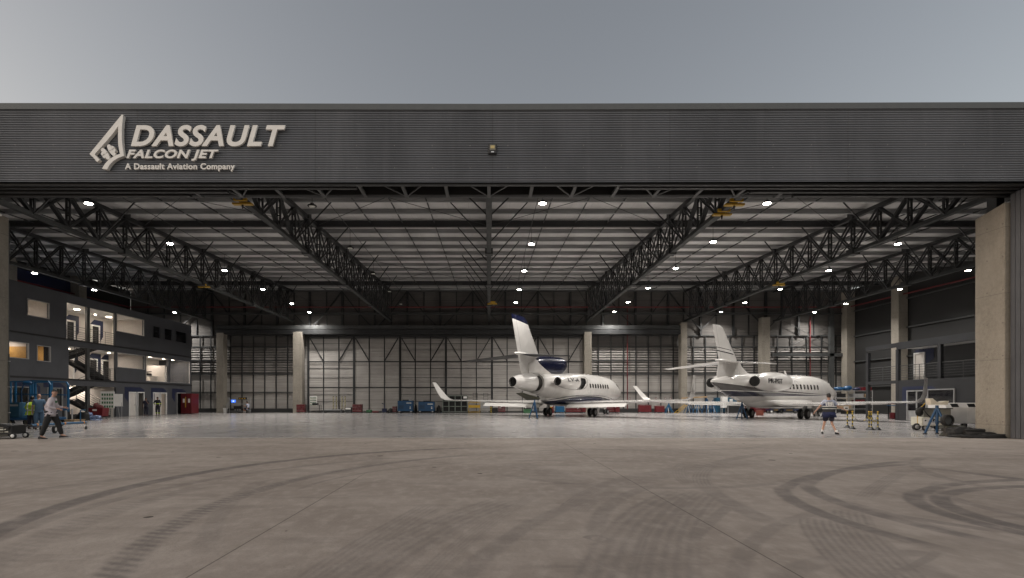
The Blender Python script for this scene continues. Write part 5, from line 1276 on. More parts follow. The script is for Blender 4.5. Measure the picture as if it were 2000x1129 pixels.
b = MB(); b.box(-0.07, 0.07, -0.014, -0.0105, 0.07, 0.13); b.build('mark', BLACK, t)
def chain(pa, pb, z, sag, label, m=YEL):
    pts = []
    for k in range(13):
        u = k/12; q = pa.lerp(pb, u); pts.append((q.x, q.y, z - sag*4*u*(1-u)))
    b = MB(); b.path(pts, 0.013, 6); o = b.build('barrier_chain', m, None); tag(o, label, 'chain', 'plastic barrier chains'); return o
chain(ground(1665, 838.2), ground(1697.5, 839.5), 0.72, 0.35, 'yellow and black chain hanging between the second and third barrier posts', STRIPE)
chain(ground(1702, 840.3), ground(1714.6, 840.5), 0.72, 0.3, 'short chain hanging between the two rightmost barrier posts', STRIPE)
DOTS = strip_mat('dotted_white', (0.55, 0.5, 0.3), (0.03, 0.03, 0.03), 6)
for k, (px, lab) in enumerate(((651, 'leftmost'), (657, 'second from the left'), (668, 'third from the left'), (674, 'rightmost'))):
    t = thing('striped_post', 'tall pale post with dark bands on the flat trolley, ' + lab, 'post', backpos(px, 60.4, 0.421), 0, 'banded posts on the flat trolley')
    b = MB(); b.tube((0, 0, 0.02), (0, 0, 1.5), 0.06, 0.06, 10); b.build('post', DOTS, t); b = MB(); b.tube((0, 0, 0), (0, 0, 0.03), 0.14, 0.14); b.build('base', BLACK, t)
t = thing('striped_post', 'dark central post taller than the banded posts on the flat trolley', 'post', backpos(662, 60.4, 0.421)); b = MB(); b.tube((0, 0, 0), (0, 0, 1.55), 0.09, 0.06, 10); b.build('post', BLACK, t); b = MB(); b.ball((0, 0, 1.6), 0.08); b.build('cap', BLACK, t)
t = thing('equipment_case', 'light grey instrument case at the right end of the flat trolley', 'case', backpos(681, 60.4)); b = MB(); b.box(-0.35, 0.35, -0.25, 0.25, 0.15, 0.65); b.build('body', STEEL2, t, 0.02); b = MB(); b.box(-0.3, 0.3, -0.26, -0.251, 0.42, 0.6); b.build('panel', WHITE, t); wheels4(t, 0.7, 0.5, 0.075)
# --- blue ground power units
def gpu(label, px, w, h, Y=60.4, m=BLUE, top=True):
    t = thing('ground_power_unit', label, 'power unit', backpos(px, Y), 0, 'blue ground power units')
    b = MB(); b.box(-w/2, w/2, -0.5, 0.5, 0.22, h); b.build('body', m, t, 0.03)
    b = MB(); b.box(-w*0.45, -w*0.05, -0.512, -0.501, 0.4, h-0.12); b.build('side_door', m, t)
    b = MB(); b.box(w*0.08, w*0.42, -0.508, -0.501, h-0.30, h-0.22); b.build('label_plate', WHITE, t)
    b = MB(); b.box(w*0.3, w*0.38, -0.512, -0.501, 0.5, 0.58); b.box(w*0.3, w*0.38, -0.512, -0.501, 0.65, 0.72); b.build('gauge', WHITE, t)
    b = MB()
    for k in range(7): b.box(-w*0.42, -w*0.1, -0.52, -0.513, 0.5+k*0.06, 0.52+k*0.06)
    b.build('louvre', BLACK, t)
    if top:
        b = MB(); b.box(-w*0.2, w*0.2, -0.3, 0.3, h+0.001, h+0.12); b.build('exhaust_box', BLACK, t, 0.02)
    wheels4(t, w, 1.0, 0.16, xw=0.1); b = MB(); b.bar((w/2, 0, 0.25), (w/2+0.7, 0, 0.1), 0.05); b.build('tow_bar', BLACK, t)
    return t
gpu('blue ground power unit, the taller one nearer the column', 792.5, 1.7, 1.4)
t = thing('control_box', 'small grey box on top of the taller blue power unit', 'box', backpos(801, 60.4, 1.401)); b = MB(); b.box(-0.14, 0.14, -0.15, 0.15, 0.0, 0.16); b.build('body', MGREY, t, 0.01); b = MB(); b.bar((-0.05, 0, 0.18), (0.05, 0, 0.18), 0.03); b.build('handle', BLACK, t)
gpu('blue ground power unit with a white label band, left of the glass cabinet', 833.5, 1.8, 1.28)
b = MB(); b.box(-0.6, 0.6, -0.515, -0.5095, 1.0, 1.2)
t = thing('small_crane', 'small dark blue lifting device with black cart by the red cabinet', 'lifting device', backpos(751, 60.8)); b = MB(); b.box(-0.25, 0.25, -0.2, 0.2, 0.1, 0.5); b.build('body', NAVYP, t); b = MB(); b.tube((0, 0, 0.5), (0, 0, 1.0), 0.05); b.tube((0, 0, 1.0), (-0.3, 0, 1.1), 0.04); b.build('arm', NAVYP, t); wheels4(t, 0.5, 0.4, 0.07)
t = thing('parts_bin', 'low open green and red parts bin on the floor at the rear wall', 'bin', backpos(728, 60.8)); b = MB()
b.box(-0.8, 0.8, -0.3, 0.3, 0.02, 0.06); b.build('tray', BLACK, t); b = MB(); b.box(-0.7, -0.1, -0.28, 0.28, 0.061, 0.35); b.build('green_crate', GREEN, t, 0.02); b = MB(); b.box(0, 0.7, -0.28, 0.28, 0.061, 0.2); b.build('red_crate', RED, t, 0.02)
chest('small low red chest left of the blue power units', backpos(771, 60.9), 0.45, 0.5, 0.75, n=3)
for px, w, h, lab in ((763, 0.7, 0.5, 'low black draped box left of the small red chest'), (857, 0.5, 0.85, 'black draped canister between power unit and cabinet'), (812, 0.35, 0.95, 'black hose reel between the two blue power units'), (584, 0.2, 0.2, 'small black lump by the column')):
    if px == 584: continue
    t = thing('covered_equipment', lab, 'covered equipment', backpos(px, 60.9)); b = MB(); b.lathe([(0, w/2), (h*0.3, w/2*1.02), (h*0.7, w/2*0.85), (h*0.95, w/2*0.5), (h, 0.04)], (0, 0, 0), (0, 0, 1), 14, True, True); b.build('cover', CANVAS, t)
    b = MB(); b.tube((0, 0, h), (0, 0, h+0.06), 0.04); b.build('knob', BLACK, t)
# --- grey-green cabinet with compartments
t = thing('compartment_cabinet', 'tall grey-green steel cabinet with dark compartments behind the left winglet', 'cabinet', backpos(889, 60.8)); w, h = 2.8, 1.95
b = MB(); b.box(-w/2, w/2, 0.02, 0.35, 0.12, h); b.build('back_box', BLACK, t)
b = MB()
for k in range(5): xx = -w/2+k*w/4; b.box(xx-0.045, xx+0.045, -0.35, 0.0, 0.05, h)
b.build('upright', GREYG, t)
b = MB()
for z in (0.15, 0.75, 1.35, h): b.box(-w/2, w/2, -0.347, 0.003, z-0.04, z+0.04)
b.build('shelf', GREYG, t); legs4(t, w, 0.7, 0.12, BLACK)
b = MB(); b.box(w/2-0.45, w/2-0.05, -0.36, -0.351, h-0.3, h-0.05); b.build('notice', WHITE, t)
def stepstand(label, px, w, m, ladder=True):
    t = thing('work_stand', label, 'work stand', backpos(px, 60.5), 0, 'folding work stands'); h = 1.15
    for sx in (-1, 1):
        b = MB(); b.bar((sx*w/2, -0.3, 0.05), (sx*w/2, -0.3, h), 0.05); b.bar((sx*w/2, 0.3, 0.05), (sx*w/2, 0.3, h), 0.05); b.build('frame', m, t)
    b = MB(); b.bar((-w/2, -0.3, 0.15), (w/2, -0.3, 0.6), 0.045); b.bar((w/2, -0.3, 0.15), (-w/2, -0.3, 0.6), 0.045); b.build('scissor_brace', MGREY, t)
    b = MB(); b.box(-w/2, w/2, -0.32, 0.32, h, h+0.05); b.box(-w/2, w/2, -0.32, 0.32, 0.1, 0.15); b.box(-w/2, w/2, -0.32, -0.28, 0.6, 0.9); b.build('platform', m if w < 1 else YEL, t)
    b = MB()
    for sx in (-0.25, 0.25): b.bar((sx+0.1, 0.28, h+0.05), (sx+0.1, 0.28, h+1.1), 0.035)
    for z in (0.4, 0.75, 1.1): b.bar((-0.15, 0.28, h+z), (0.35, 0.28, h+z), 0.035)
    b.build('ladder_rail', BLACK, t); wheels4(t, w, 0.6, 0.06)
    return t
stepstand('yellow and white scissor work stand with short black ladder', 926.5, 1.25, YEL); stepstand('grey scissor work stand with short black ladder', 947, 0.75, MGREY)
t = thing('gas_bottle', 'yellow and black gas bottle left of the narrow red tool chest', 'gas bottle', backpos(959, 60.7)); b = MB(); b.lathe([(0, 0.11), (0.7, 0.11), (0.82, 0.05), (0.9, 0.03)], (0, 0, 0), (0, 0, 1), 14, True, True); b.build('bottle', STRIPE, t); b = MB(); b.tube((0, 0, 0.9), (0, 0, 0.97), 0.045); b.build('valve', CHROME, t)
t = thing('crate_pair', 'pair of dark crates with pale lids beside the gas bottle', 'crate', backpos(967, 60.8)); b = MB(); b.box(-0.3, 0.3, -0.25, 0.25, 0, 0.6); b.build('body', BLACK, t, 0.02); b = MB(); b.box(-0.28, 0.28, -0.23, 0.23, 0.6, 0.68); b.build('lid', MGREY, t, 0.01)
# --- behind and below the three-engined jet
t = thing('fire_cabinet', 'red cabinet with round white notice below the three-engined jet', 'cabinet', backpos(1075, 59.5)); b = MB(); b.box(-0.35, 0.35, -0.25, 0.25, 0.05, 1.2); b.build('body', RED, t, 0.01); b = MB(); b.box(-0.22, 0.22, -0.262, -0.251, 0.75, 1.05); b.build('notice', WHITE, t); b = MB(); b.tube((-0.09, -0.263, 0.9), (-0.09, -0.27, 0.9), 0.08, 0.08); b.tube((0.09, -0.263, 0.9), (0.09, -0.27, 0.9), 0.08, 0.08); b.build('marks', BLACK, t); b = MB(); b.box(-0.15, 0.15, -0.262, -0.251, 0.58, 0.7); b.build('yellow_label', YEL, t)
t = thing('steel_box', 'plain blue steel box below the three-engined jet', 'box', backpos(1093, 60)); b = MB(); b.box(-0.5, 0.5, -0.3, 0.3, 0.12, 1.1); b.build('body', LBLUE, t, 0.02); b = MB(); b.box(-0.48, 0.48, -0.31, -0.301, 0.9, 0.93); b.build('lid_seam', BLACK, t); wheels4(t, 1.0, 0.6, 0.06)
chest('wide red tool chest with several drawer columns below the three-engined jet', backpos(1120, 60), 1.75, 0.6, 1.0, n=4, split=3)
chest('small red tool chest right of the wide drawer chest', backpos(1140, 59.7), 0.42, 0.5, 0.75, n=1)
chest('red tool chest behind the nose wheel of the three-engined jet', backpos(1196, 60.5), 1.5, 0.6, 0.95, n=4, split=2)
chest('red upright chest at the foot of the red pipe', backpos(1206, 59.7), 0.4, 0.5, 0.8, n=1)
t = thing('green_crates', 'green and black hose box left of the tail stand', 'box', backpos(1030, 60.7)); b = MB(); b.box(-0.45, 0.45, -0.25, 0.25, 0, 0.45); b.build('body', GREEN, t, 0.03); b = MB(); b.box(-0.4, 0.4, -0.2, 0.2, 0.451, 0.6); b.build('lid', BLACK, t, 0.02)
chest('low red metal box between the two jets, left one', backpos(1259, 60.3), 1.4, 0.6, 0.95, n=1); chest('low red metal box between the two jets, right one', backpos(1288, 59.7), 0.95, 0.6, 0.85, n=1)
# --- blue trestles and jacks left of the twin jet
for i, (px, hh, lab) in enumerate(((1306, 1.0, 'first'), (1345, 1.35, 'second'), (1362, 1.2, 'third'), (1380, 1.6, 'fourth'), (1392, 1.3, 'fifth'))):
    t = thing('blue_trestle', 'blue A-shaped aircraft trestle, ' + lab + ' from the left behind the wing tips', 'trestle', backpos(px, 59.5+0.25*(i % 3)), R(12*i), 'blue A-shaped trestles')
    for sy in (-1, 1):
        b = MB(); b.bar((-0.45, sy*0.3, 0.02), (0, sy*0.08, hh), 0.07); b.bar((0.45, sy*0.3, 0.02), (0, sy*0.08, hh), 0.07); b.bar((-0.3, sy*0.2, hh*0.35), (0.3, sy*0.2, hh*0.35), 0.05); b.build('side_frame', BLUE if i % 2 else LBLUE, t)
    b = MB(); b.tube((0, 0, 0.25), (0, 0, hh+0.15), 0.045); b.build('jack_screw', BLUE, t)
    b = MB(); b.bar((-0.1, -0.3, 0.1), (-0.12, -0.1, hh*0.8), 0.03); b.build('white_strap', WHITE, t)
t = thing('padded_beam', 'pale padded beam lying across the blue trestles', 'beam', backpos(1365, 59.2, 1.72)); b = MB(); b.bar((-1.9, 0, -0.05), (0.9, 0, 0.12), 0.16); b.build('beam', WOOD, t)
t = thing('yellow_ladder', 'yellow folding ladder leaning left of the blue trestles', 'ladder', backpos(1328, 59.0)); b = MB(); b.bar((-0.7, 0, 0), (0.6, 0.1, 1.0), 0.04); b.bar((-0.4, -0.3, 0), (0.8, -0.2, 0.95), 0.04); b.build('rail', YEL, t)
b = MB()
for k in range(5): u = (k+0.5)/5; b.bar((-0.7+1.3*u, 0.1*u, u), (-0.4+1.2*u, -0.3+0.1*u, 0.95*u), 0.03)
b.build('rung', YEL, t)
t = thing('teal_cabinet', 'dark teal steel cabinet with white notices left of the twin-engined jet gear', 'cabinet', backpos(1418, 60.8)); b = MB(); b.box(-1.3, 1.3, -0.35, 0.35, 0.1, 1.75); b.build('body', TEAL, t, 0.02); b = MB(); b.box(0.25, 0.6, -0.362, -0.351, 1.3, 1.6); b.build('notice', WHITE, t); b = MB(); b.box(-0.02, 0.02, -0.36, -0.351, 0.15, 1.7); b.build('door_seam', BLACK, t)
t = thing('white_locker', 'plain white locker standing in front of the teal cabinet', 'locker', backpos(1414, 59.8)); b = MB(); b.box(-0.34, 0.34, -0.2, 0.2, 0.6, 1.85); b.build('body', WHITE, t, 0.01); b = MB(); b.box(0.2, 0.24, -0.22, -0.201, 1.1, 1.25); b.build('handle', BLACK, t); legs4(t, 0.6, 0.4, 0.6, MGREY)
t = thing('grey_press', 'low grey and black machine below the white notice of the teal cabinet', 'machine', backpos(1433, 59.6)); b = MB(); b.box(-0.75, 0.75, -0.3, 0.3, 0.1, 0.9); b.build('body', BLACK, t); b = MB(); b.box(-0.78, 0.78, -0.33, 0.33, 0.9, 1.0); b.build('top', MGREY, t); legs4(t, 1.6, 0.64, 0.9, MGREY)
chest('leftmost of the three red tool chests under the twin-engined jet', backpos(1466, 60), 0.95, 0.6, 1.15, n=6); chest('middle one of the three red tool chests under the twin-engined jet', backpos(1480.5, 59.3), 0.95, 0.6, 1.15, n=7); chest('rightmost of the three red tool chests, with the shiny drawers', backpos(1496, 59.8), 0.8, 0.6, 1.05, n=4)
t = thing('red_brown_box', 'plain red-brown box on the floor before the red tool chests', 'box', backpos(1484, 50)); b = MB(); b.box(-0.24, 0.24, -0.24, 0.24, 0.0, 0.46); b.build('body', mat('red_brown', (0.16, 0.035, 0.02), 0.6), t, 0.01); b = MB(); b.box(-0.25, 0.25, -0.25, 0.25, 0.461, 0.49); b.build('lid', mat('red_brown', (0.16, 0.035, 0.02), 0.6), t, 0.01)
for px, lab, L in ((1513, 'left', 1.6), (1540, 'right', 2.4)):
    t = thing('tow_cart', 'low dark equipment cart with white wheel hubs behind the jet gear, ' + lab + ' one', 'cart', backpos(px, 58.5), 0, 'dark carts behind the jet gear'); b = MB(); b.box(-L/2, L/2, -0.4, 0.4, 0.32, 0.45); b.build('frame', NAVYP, t); b = MB(); b.box(-L*0.3, L*0.2, -0.35, 0.35, 0.45, 0.85); b.build('machine', BLACK, t, 0.03); wheels4(t, L, 0.9, 0.2, WHITE, 0.12)
    b = MB(); b.box(-L*0.2, L*0.1, -0.42, -0.401, 0.36, 0.4); b.build('stripe', YEL, t)
# --- storage racks on the right
rk = rack('storage_rack', 'grey steel storage rack loaded with boxes behind the jet nose', 'rack', backpos(1663, 56.5), 3.9, 0.9, 2.5, (0.55, 1.2, 1.75, 2.45), MGREY, uprights=3)
cx0 = (1663-CX)*56.5/F
for i, (dx, z, w, h, m, nm, lab) in enumerate(((-1.4, 2.455, 1.1, 0.42, BLUE, 'folded_cover', 'blue folded cover on top of the storage rack, left end'), (-0.4, 2.455, 0.9, 0.55, BLUE, 'folded_cover', 'blue bulky cover on the rack top, with white patch'), (0.55, 2.455, 0.8, 0.35, NAVYP, 'folded_cover', 'dark blue cover on the rack top'), (1.45, 2.455, 0.9, 0.38, RED, 'storage_box', 'red box on the right end of the rack top'),
        (-1.3, 1.755, 0.9, 0.4, BLACK, 'storage_box', 'black box on the upper shelf, left bay'), (0.5, 1.755, 1.1, 0.38, MGREY, 'storage_box', 'pale grey case on the upper shelf, middle'), (1.5, 1.755, 0.6, 0.35, WOOD, 'storage_box', 'brown carton on the upper shelf, right end'),
        (-1.3, 1.205, 1.0, 0.35, BLACK, 'storage_box', 'black case on the middle shelf, left bay'), (0.7, 1.205, 0.9, 0.3, RED, 'storage_box', 'red case on the middle shelf'), (-0.9, 0.555, 1.2, 0.4, WOOD, 'storage_box', 'brown carton on the lower shelf, left bay'), (0.9, 0.555, 1.0, 0.4, BLACK, 'storage_box', 'black case on the lower shelf, right bay'), (0.2, 0.0, 2.2, 0.4, BLACK, 'storage_box', 'long dark box on the floor under the rack'))):
    t = thing(nm, lab, 'cover' if 'cover' in nm else 'box', (cx0+dx, 56.5, z+0.002))
    b = MB()
    if 'cover' in nm:
        b.ball((0, 0, h*0.5), w/2, 0.35, h*0.5, 12, 8)
        for k in range(3): b.ball((random.uniform(-w/3, w/3), random.uniform(-0.1, 0.1), h*0.4), w*0.3, 0.3, h*0.4, 10, 6)
        b.build('cloth', m, t)
    else:
        b.box(-w/2, w/2, -0.35, 0.35, 0, h*0.8); b.build('body', m, t, 0.01); b = MB(); b.box(-w/2-0.01, w/2+0.01, -0.36, 0.36, h*0.8+0.001, h); b.build('lid', m, t, 0.01)
t = thing('blue_bench', 'blue topped workbench in the open bay under the mezzanine', 'workbench', (30.9, 39.6, 0)); legs4(t, 1.9, 0.8, 1.0, BLACK, 0.03)
b = MB(); b.box(-1.0, 1.0, -0.42, 0.42, 1.0, 1.06); b.build('top', BLUE, t); b = MB(); b.bar((-0.9, -0.35, 0.1), (-0.2, -0.35, 0.95), 0.05); b.bar((0.2, -0.35, 0.95), (0.9, -0.35, 0.1), 0.05); b.build('brace', BLUE, t)
t = thing('red_case', 'red case on the floor shelf beneath the blue workbench', 'case', (30.5, 39.8, 0.0)); b = MB(); b.box(-0.4, 0.4, -0.25, 0.25, 0.02, 0.5); b.build('body', RED, t, 0.02); b = MB(); b.bar((-0.1, 0, 0.53), (0.1, 0, 0.53), 0.03); b.build('handle', BLACK, t)
# --- white power units in front of the mezzanine
p = at(1868, 830, 26.5)
t = thing('power_converter', 'large white ground power converter with sloping control panel by the right pillar', 'power converter', (p.x, 26.5, 0), R(-12)); w = 1.7
b = MB(); b.prism([(-0.75, 0.28), (0.75, 0.28), (0.75, 1.28), (-0.55, 1.28), (-0.75, 1.05)], 'x', -w/2, w/2); b.build('cabinet', WHITE, t, 0.015)
b = MB(); b.box(-w/2+0.08, -0.02, -0.765, -0.751, 0.35, 0.98); b.build('door', WHITE, t); b = MB(); b.box(0.04, w/2-0.08, -0.765, -0.751, 0.35, 0.98); b.build('door', WHITE, t)
b = MB()
for xx in (-0.45, 0.25): b.add([(xx-0.15, -0.735, 1.09), (xx+0.15, -0.735, 1.09), (xx+0.15, -0.60, 1.245), (xx-0.15, -0.60, 1.245), (xx-0.15, -0.72, 1.075), (xx+0.15, -0.72, 1.075), (xx+0.15, -0.585, 1.23), (xx-0.15, -0.585, 1.23)], [(0,1,2,3),(4,5,6,7),(0,1,5,4),(1,2,6,5),(2,3,7,6),(3,0,4,7)])
b.build('gauge_panel', BLACK, t)
b = MB(); b.box(w/2+0.001, w/2+0.02, -0.4, 0.5, 0.45, 0.75); b.box(w/2+0.001, w/2+0.02, -0.4, 0.5, 0.85, 1.1); b.build('vent', BLACK, t); wheels4(t, w, 1.4, 0.14, xw=0.1)
p = at(1818, 838, 25.0)
t = thing('ground_cart', 'low off-white service cart with cables and a yellow handle pole', 'service cart', (p.x, 25.0, 0), R(-8)); w = 1.25
b = MB(); b.box(-w/2, w/2, -0.4, 0.4, 0.22, 0.62); b.build('body', mat('cream_paint', (0.55, 0.53, 0.45), 0.5), t, 0.02); b = MB(); b.box(-w/2+0.06, -0.05, -0.412, -0.401, 0.27, 0.57); b.build('socket_panel', WHITE, t)
b = MB()
for i_, (xx, zz) in enumerate(((-0.48, 0.47), (-0.3, 0.4), (-0.15, 0.47))): b.tube((xx, -0.413, zz), (xx, -0.425, zz), 0.035, 0.035)
b.build('socket', BLACK, t); b = MB(); b.box(-w/2+0.3, w/2+0.2, -0.05, 0.4, 0.621, 1.0); b.build('instrument_box', mat('grey_olive', (0.22, 0.21, 0.18), 0.6), t, 0.02)
b = MB(); b.box(-w/2+0.25, w/2+0.25, -0.1, 0.45, 1.001, 1.04); b.build('lid', BLACK, t); wheels4(t, w, 0.8, 0.13, xw=0.08)
b = MB(); b.path([(-0.62, -0.1, 0.3), (-0.62, -0.1, 0.95), (-0.45, -0.1, 1.1), (-0.3, -0.1, 1.28)], 0.022); b.build('handle_pole', YEL, t)
b = MB()
for k in range(5): b.path([(-0.55+0.03*k, -0.43, 0.95-0.05*k), (-0.3+0.05*k, -0.46, 0.6-0.03*k), (0.1+0.08*k, -0.46, 0.42-0.04*k), (0.5, -0.44, 0.40-0.04*k)], 0.018)
b.build('cable', BLACK, t); b = MB(); b.ball((-0.58, -0.15, 0.85), 0.16, 0.14, 0.2); b.ball((-0.52, -0.2, 1.0), 0.12, 0.12, 0.1); b.build('cable_bundle', CANVAS, t)
wheel(t, -0.72, -0.2, 0.17, 0.09)
def heap(name, label, cat, loc, pieces, m=CANVAS, rz=0, seed=1):
    t = thing(name, label, cat, loc, rz); rnd = random.Random(seed)
    for nm, cx_, cy_, cz_, w, d, h in pieces:
        b = MB(); n = 16; rings = []
        for i in range(7):
            u = i/6; s_ = (0.95, 1.0, 0.98, 0.97, 0.93, 0.82, 0.55)[i]; zz = cz_+h*(0, 0.2, 0.4, 0.65, 0.85, 0.96, 1.0)[i]
            rings.append([(cx_+w/2*s_*math.copysign(abs(math.cos(2*math.pi*k/n))**0.5, math.cos(2*math.pi*k/n))*rnd.uniform(0.86, 1.08), cy_+d/2*s_*math.copysign(abs(math.sin(2*math.pi*k/n))**0.5, math.sin(2*math.pi*k/n))*rnd.uniform(0.86, 1.08), zz+(rnd.uniform(-0.05, 0.03)*min(1, h*4) if i else 0)) for k in range(n)])
        b.loft(rings); b.build(nm, m, t)
    return t
p = at(1862, 850, 20.9)
heap('folded_covers', 'stack of dark folded covers left of the black heap', 'covers', (p.x, 20.9, 0), [('cover', 0, 0, 0, 0.85, 0.5, 0.16), ('cover', -0.02, 0, 0.17, 0.75, 0.45, 0.1), ('cover', 0.0, 0.05, 0.28, 0.85, 0.5, 0.14)], mat('dark_olive_cover', (0.03, 0.03, 0.022), 0.8, 0, 0.3, 6, 0.6), 0, 3)
heap('cover_heap', 'large black padded covers heaped at the foot of the right pillar', 'covers', (18.15, 20.05, 0), [('cover', 0, 0, 0, 1.45, 0.9, 0.13), ('cover', 0.2, 0.05, 0.12, 1.2, 0.7, 0.10), ('cover', -0.25, 0.2, 0.12, 0.8, 0.5, 0.26), ('cover', 0.1, 0.1, 0.21, 0.9, 0.5, 0.12), ('cover', 0.45, -0.3, 0.0, 1.0, 0.45, 0.16)], CANVAS, 0, 5)
t = thing('intake_cover', 'round black engine cover standing upright beside the black heap', 'engine cover', (17.95, 20.85, 0), R(20)); b = MB(); b.lathe([(-0.08, 0.17), (-0.08, 0.22), (0.08, 0.23), (0.08, 0.17)], (0, 0, 0.62), (0.3, 1, 0), 24, False, False); b.build('ring', CANVAS, t); b = MB(); b.tube((0, 0, 0.62), (0.01, 0.03, 0.62), 0.175, 0.175, 24); b.build('grey_disc', STEEL2, t); b = MB(); b.bar((0, 0, 0), (0, 0, 0.34), 0.3, 0.12); b.build('foot', BLACK, t)
# small things on pillars
t = thing('wall_camera', 'small pale security camera on top of the left pillar', 'camera', (-18.62, 20.2, 8.45)); b = MB(); b.tube((0, 0, 0), (0.18, -0.1, -0.05), 0.05); b.build('body', WHITE, t); b = MB(); b.tube((-0.05, 0.05, 0.05), (0, 0, 0), 0.02); b.build('bracket', CHROME, t)
t = thing('conduit_pipe', 'thin dark conduit running down the left pillar edge', 'pipe', (-18.66, 20.7, 0)); b = MB(); b.tube((0, 0, 0), (0, 0, 3.2), 0.025); b.tube((0, 0, 3.2), (0, 0, 8.3), 0.012); b.build('pipe', STEEL2, t); b = MB(); [b.box(-0.03, 0.035, -0.03, 0.03, z, z+0.04) for z in (0.9, 1.9, 2.9)]; b.build('clip', CHROME, t)

# --- left foreground equipment
t = thing('blue_lift', 'bright blue steel access platform with guard frames behind the men on the left', 'access platform', (-24.0, 28.2, 0)); w, d = 2.3, 1.2
b = MB(); b.box(-w/2, w/2, -d/2, d/2, 0.38, 0.52); b.build('base', BLUE, t, 0.02)
b = MB(); b.box(-w/2+0.05, -w/2+0.75, -d/2+0.05, d/2-0.05, 0.521, 1.3); b.build('motor_box', TEAL, t, 0.03); b = MB(); b.box(-w/2+0.12, -w/2+0.7, -d/2+0.035, -d/2+0.049, 1.1, 1.2); b.build('label_strip', MGREY, t)
wheels4(t, w, d, 0.22, mat('wheel_cream', (0.4, 0.35, 0.25), 0.5), 0.14)
b = MB()
for sy in (-1, 1):
    for xx, za, zb in ((-w/2+0.35, 1.3, 2.35), (-w/2+0.62, 1.3, 2.35), (0.35, 0.52, 2.4), (w/2+0.1, 0.8, 2.2)): b.bar((xx, sy*d/2, za), (xx, sy*d/2, zb), 0.075)
b.build('mast', LBLUE, t)
b = MB()
for sy in (-1, 1):
    b.bar((-w/2, sy*d/2, 2.35), (0.35, sy*d/2, 2.42), 0.06); b.bar((0.35, sy*d/2, 2.42), (w/2, sy*d/2, 2.4), 0.06); b.bar((w/2, sy*d/2, 2.4), (w/2+0.12, sy*d/2, 2.2), 0.07); b.bar((-w/2, sy*d/2, 1.75), (w/2, sy*d/2, 1.7), 0.05); b.bar((0.35, sy*d/2, 0.95), (w/2+0.1, sy*d/2, 0.95), 0.16)
b.build('guard_rail', LBLUE, t)
b = MB(); b.path([(-0.2, -d/2-0.02, 1.3), (-0.22, -d/2-0.02, 1.9), (-0.1, -d/2-0.02, 2.2), (0.15, -d/2-0.02, 2.35), (0.4, -d/2-0.02, 2.3)], 0.035); b.ball((0.1, -d/2, 2.3), 0.28, 0.15, 0.12); b.build('hose_loop', BLUE, t)
b = MB(); b.box(0.32, w/2+0.12, -d/2-0.01, -d/2+0.03, 0.86, 1.06); b.build('side_board', LBLUE, t)
t = thing('black_cart', 'black ground power cart with coiled cables at the foot of the left pillar', 'power cart', (-17.85, 19.55, 0), R(6)); w = 1.1
b = MB(); b.box(-w/2-0.3, w/2, -0.35, 0.35, 0.17, 0.5); b.build('body', BLACK, t, 0.02); b = MB(); b.box(-w/2-0.2, -0.2, -0.365, -0.351, 0.22, 0.42); b.build('grey_panel', MGREY, t)
b = MB(); [b.box(0.0+0.16*k, 0.12+0.16*k, -0.362, -0.351, 0.24+0.08*j, 0.29+0.08*j) for k in range(3) for j in range(3)]; b.build('socket_row', mat('cream_paint', (0.55, 0.53, 0.45), 0.5), t); wheels4(t, w+0.3, 0.7, 0.11, WHITE, 0.08)
b = MB()
for k in range(6):
    a0 = 0.03*k; b.path([(0.2+(0.30-a0*0.5)*math.cos(u*math.pi/6), -0.38-0.02*(k % 2), 0.42+(0.13-a0*0.3)*math.sin(u*math.pi/6)-a0*0.4) for u in range(13)], 0.014, 6)
b.build('cable', BLACK, t); b = MB(); b.box(-0.3, 0.25, -0.2, 0.25, 0.501, 0.54); b.build('paper', MGREY, t)
a_ = ground(60, 845); c_ = ground(168, 834)
t = thing('tow_bar', 'long blue aircraft tow bar with orange bands lying on small wheels behind the striding man', 'tow bar', (0, 0, 0)); a_.z = 0.32; c_.z = 0.24
d_ = (c_-a_).normalized(); L_ = (c_-a_).length
b = MB(); b.tube(a_, c_, 0.055); b.build('bar', LBLUE, t)
for u in (0.08, 0.55, 0.93):
    b = MB(); b.tube(a_+d_*L_*u, a_+d_*(L_*u+0.12), 0.06); b.build('orange_band', mat('orange_paint', (0.6, 0.22, 0.02), 0.5), t)
b = MB(); q_ = a_+d_*L_*0.88; b.path([q_, q_+Vector((0, 0, 0.65)), q_+Vector((0.2, 0.1, 0.66))], 0.025); b.build('handle', LBLUE, t)
q_ = ground(95, 846.5); n_ = Vector((d_.y, -d_.x, 0))
for sg_ in (-1, 1):
    b = MB(); e_ = q_+n_*0.22*sg_; e_.z = 0.17; b.lathe([(-0.04, 0.1), (-0.04, 0.16), (0.04, 0.16), (0.04, 0.1)], e_, n_, 18, True, True); wh = b.build('wheel', RUB, t); b = MB(); b.tube(e_-n_*0.045, e_+n_*0.045, 0.08, 0.08, 14); b.build('rim', WHITE, wh)
b = MB(); e_ = ground(168, 838.5); e_.z = 0.07; b.tube(e_-n_*0.03, e_+n_*0.03, 0.07, 0.07, 12); b.bar(e_, c_, 0.05); b.build('castor', BLACK, t)
b = MB(); b.bar(a_, a_-d_*0.5, 0.12, 0.08); b.build('tow_head', BLACK, t)
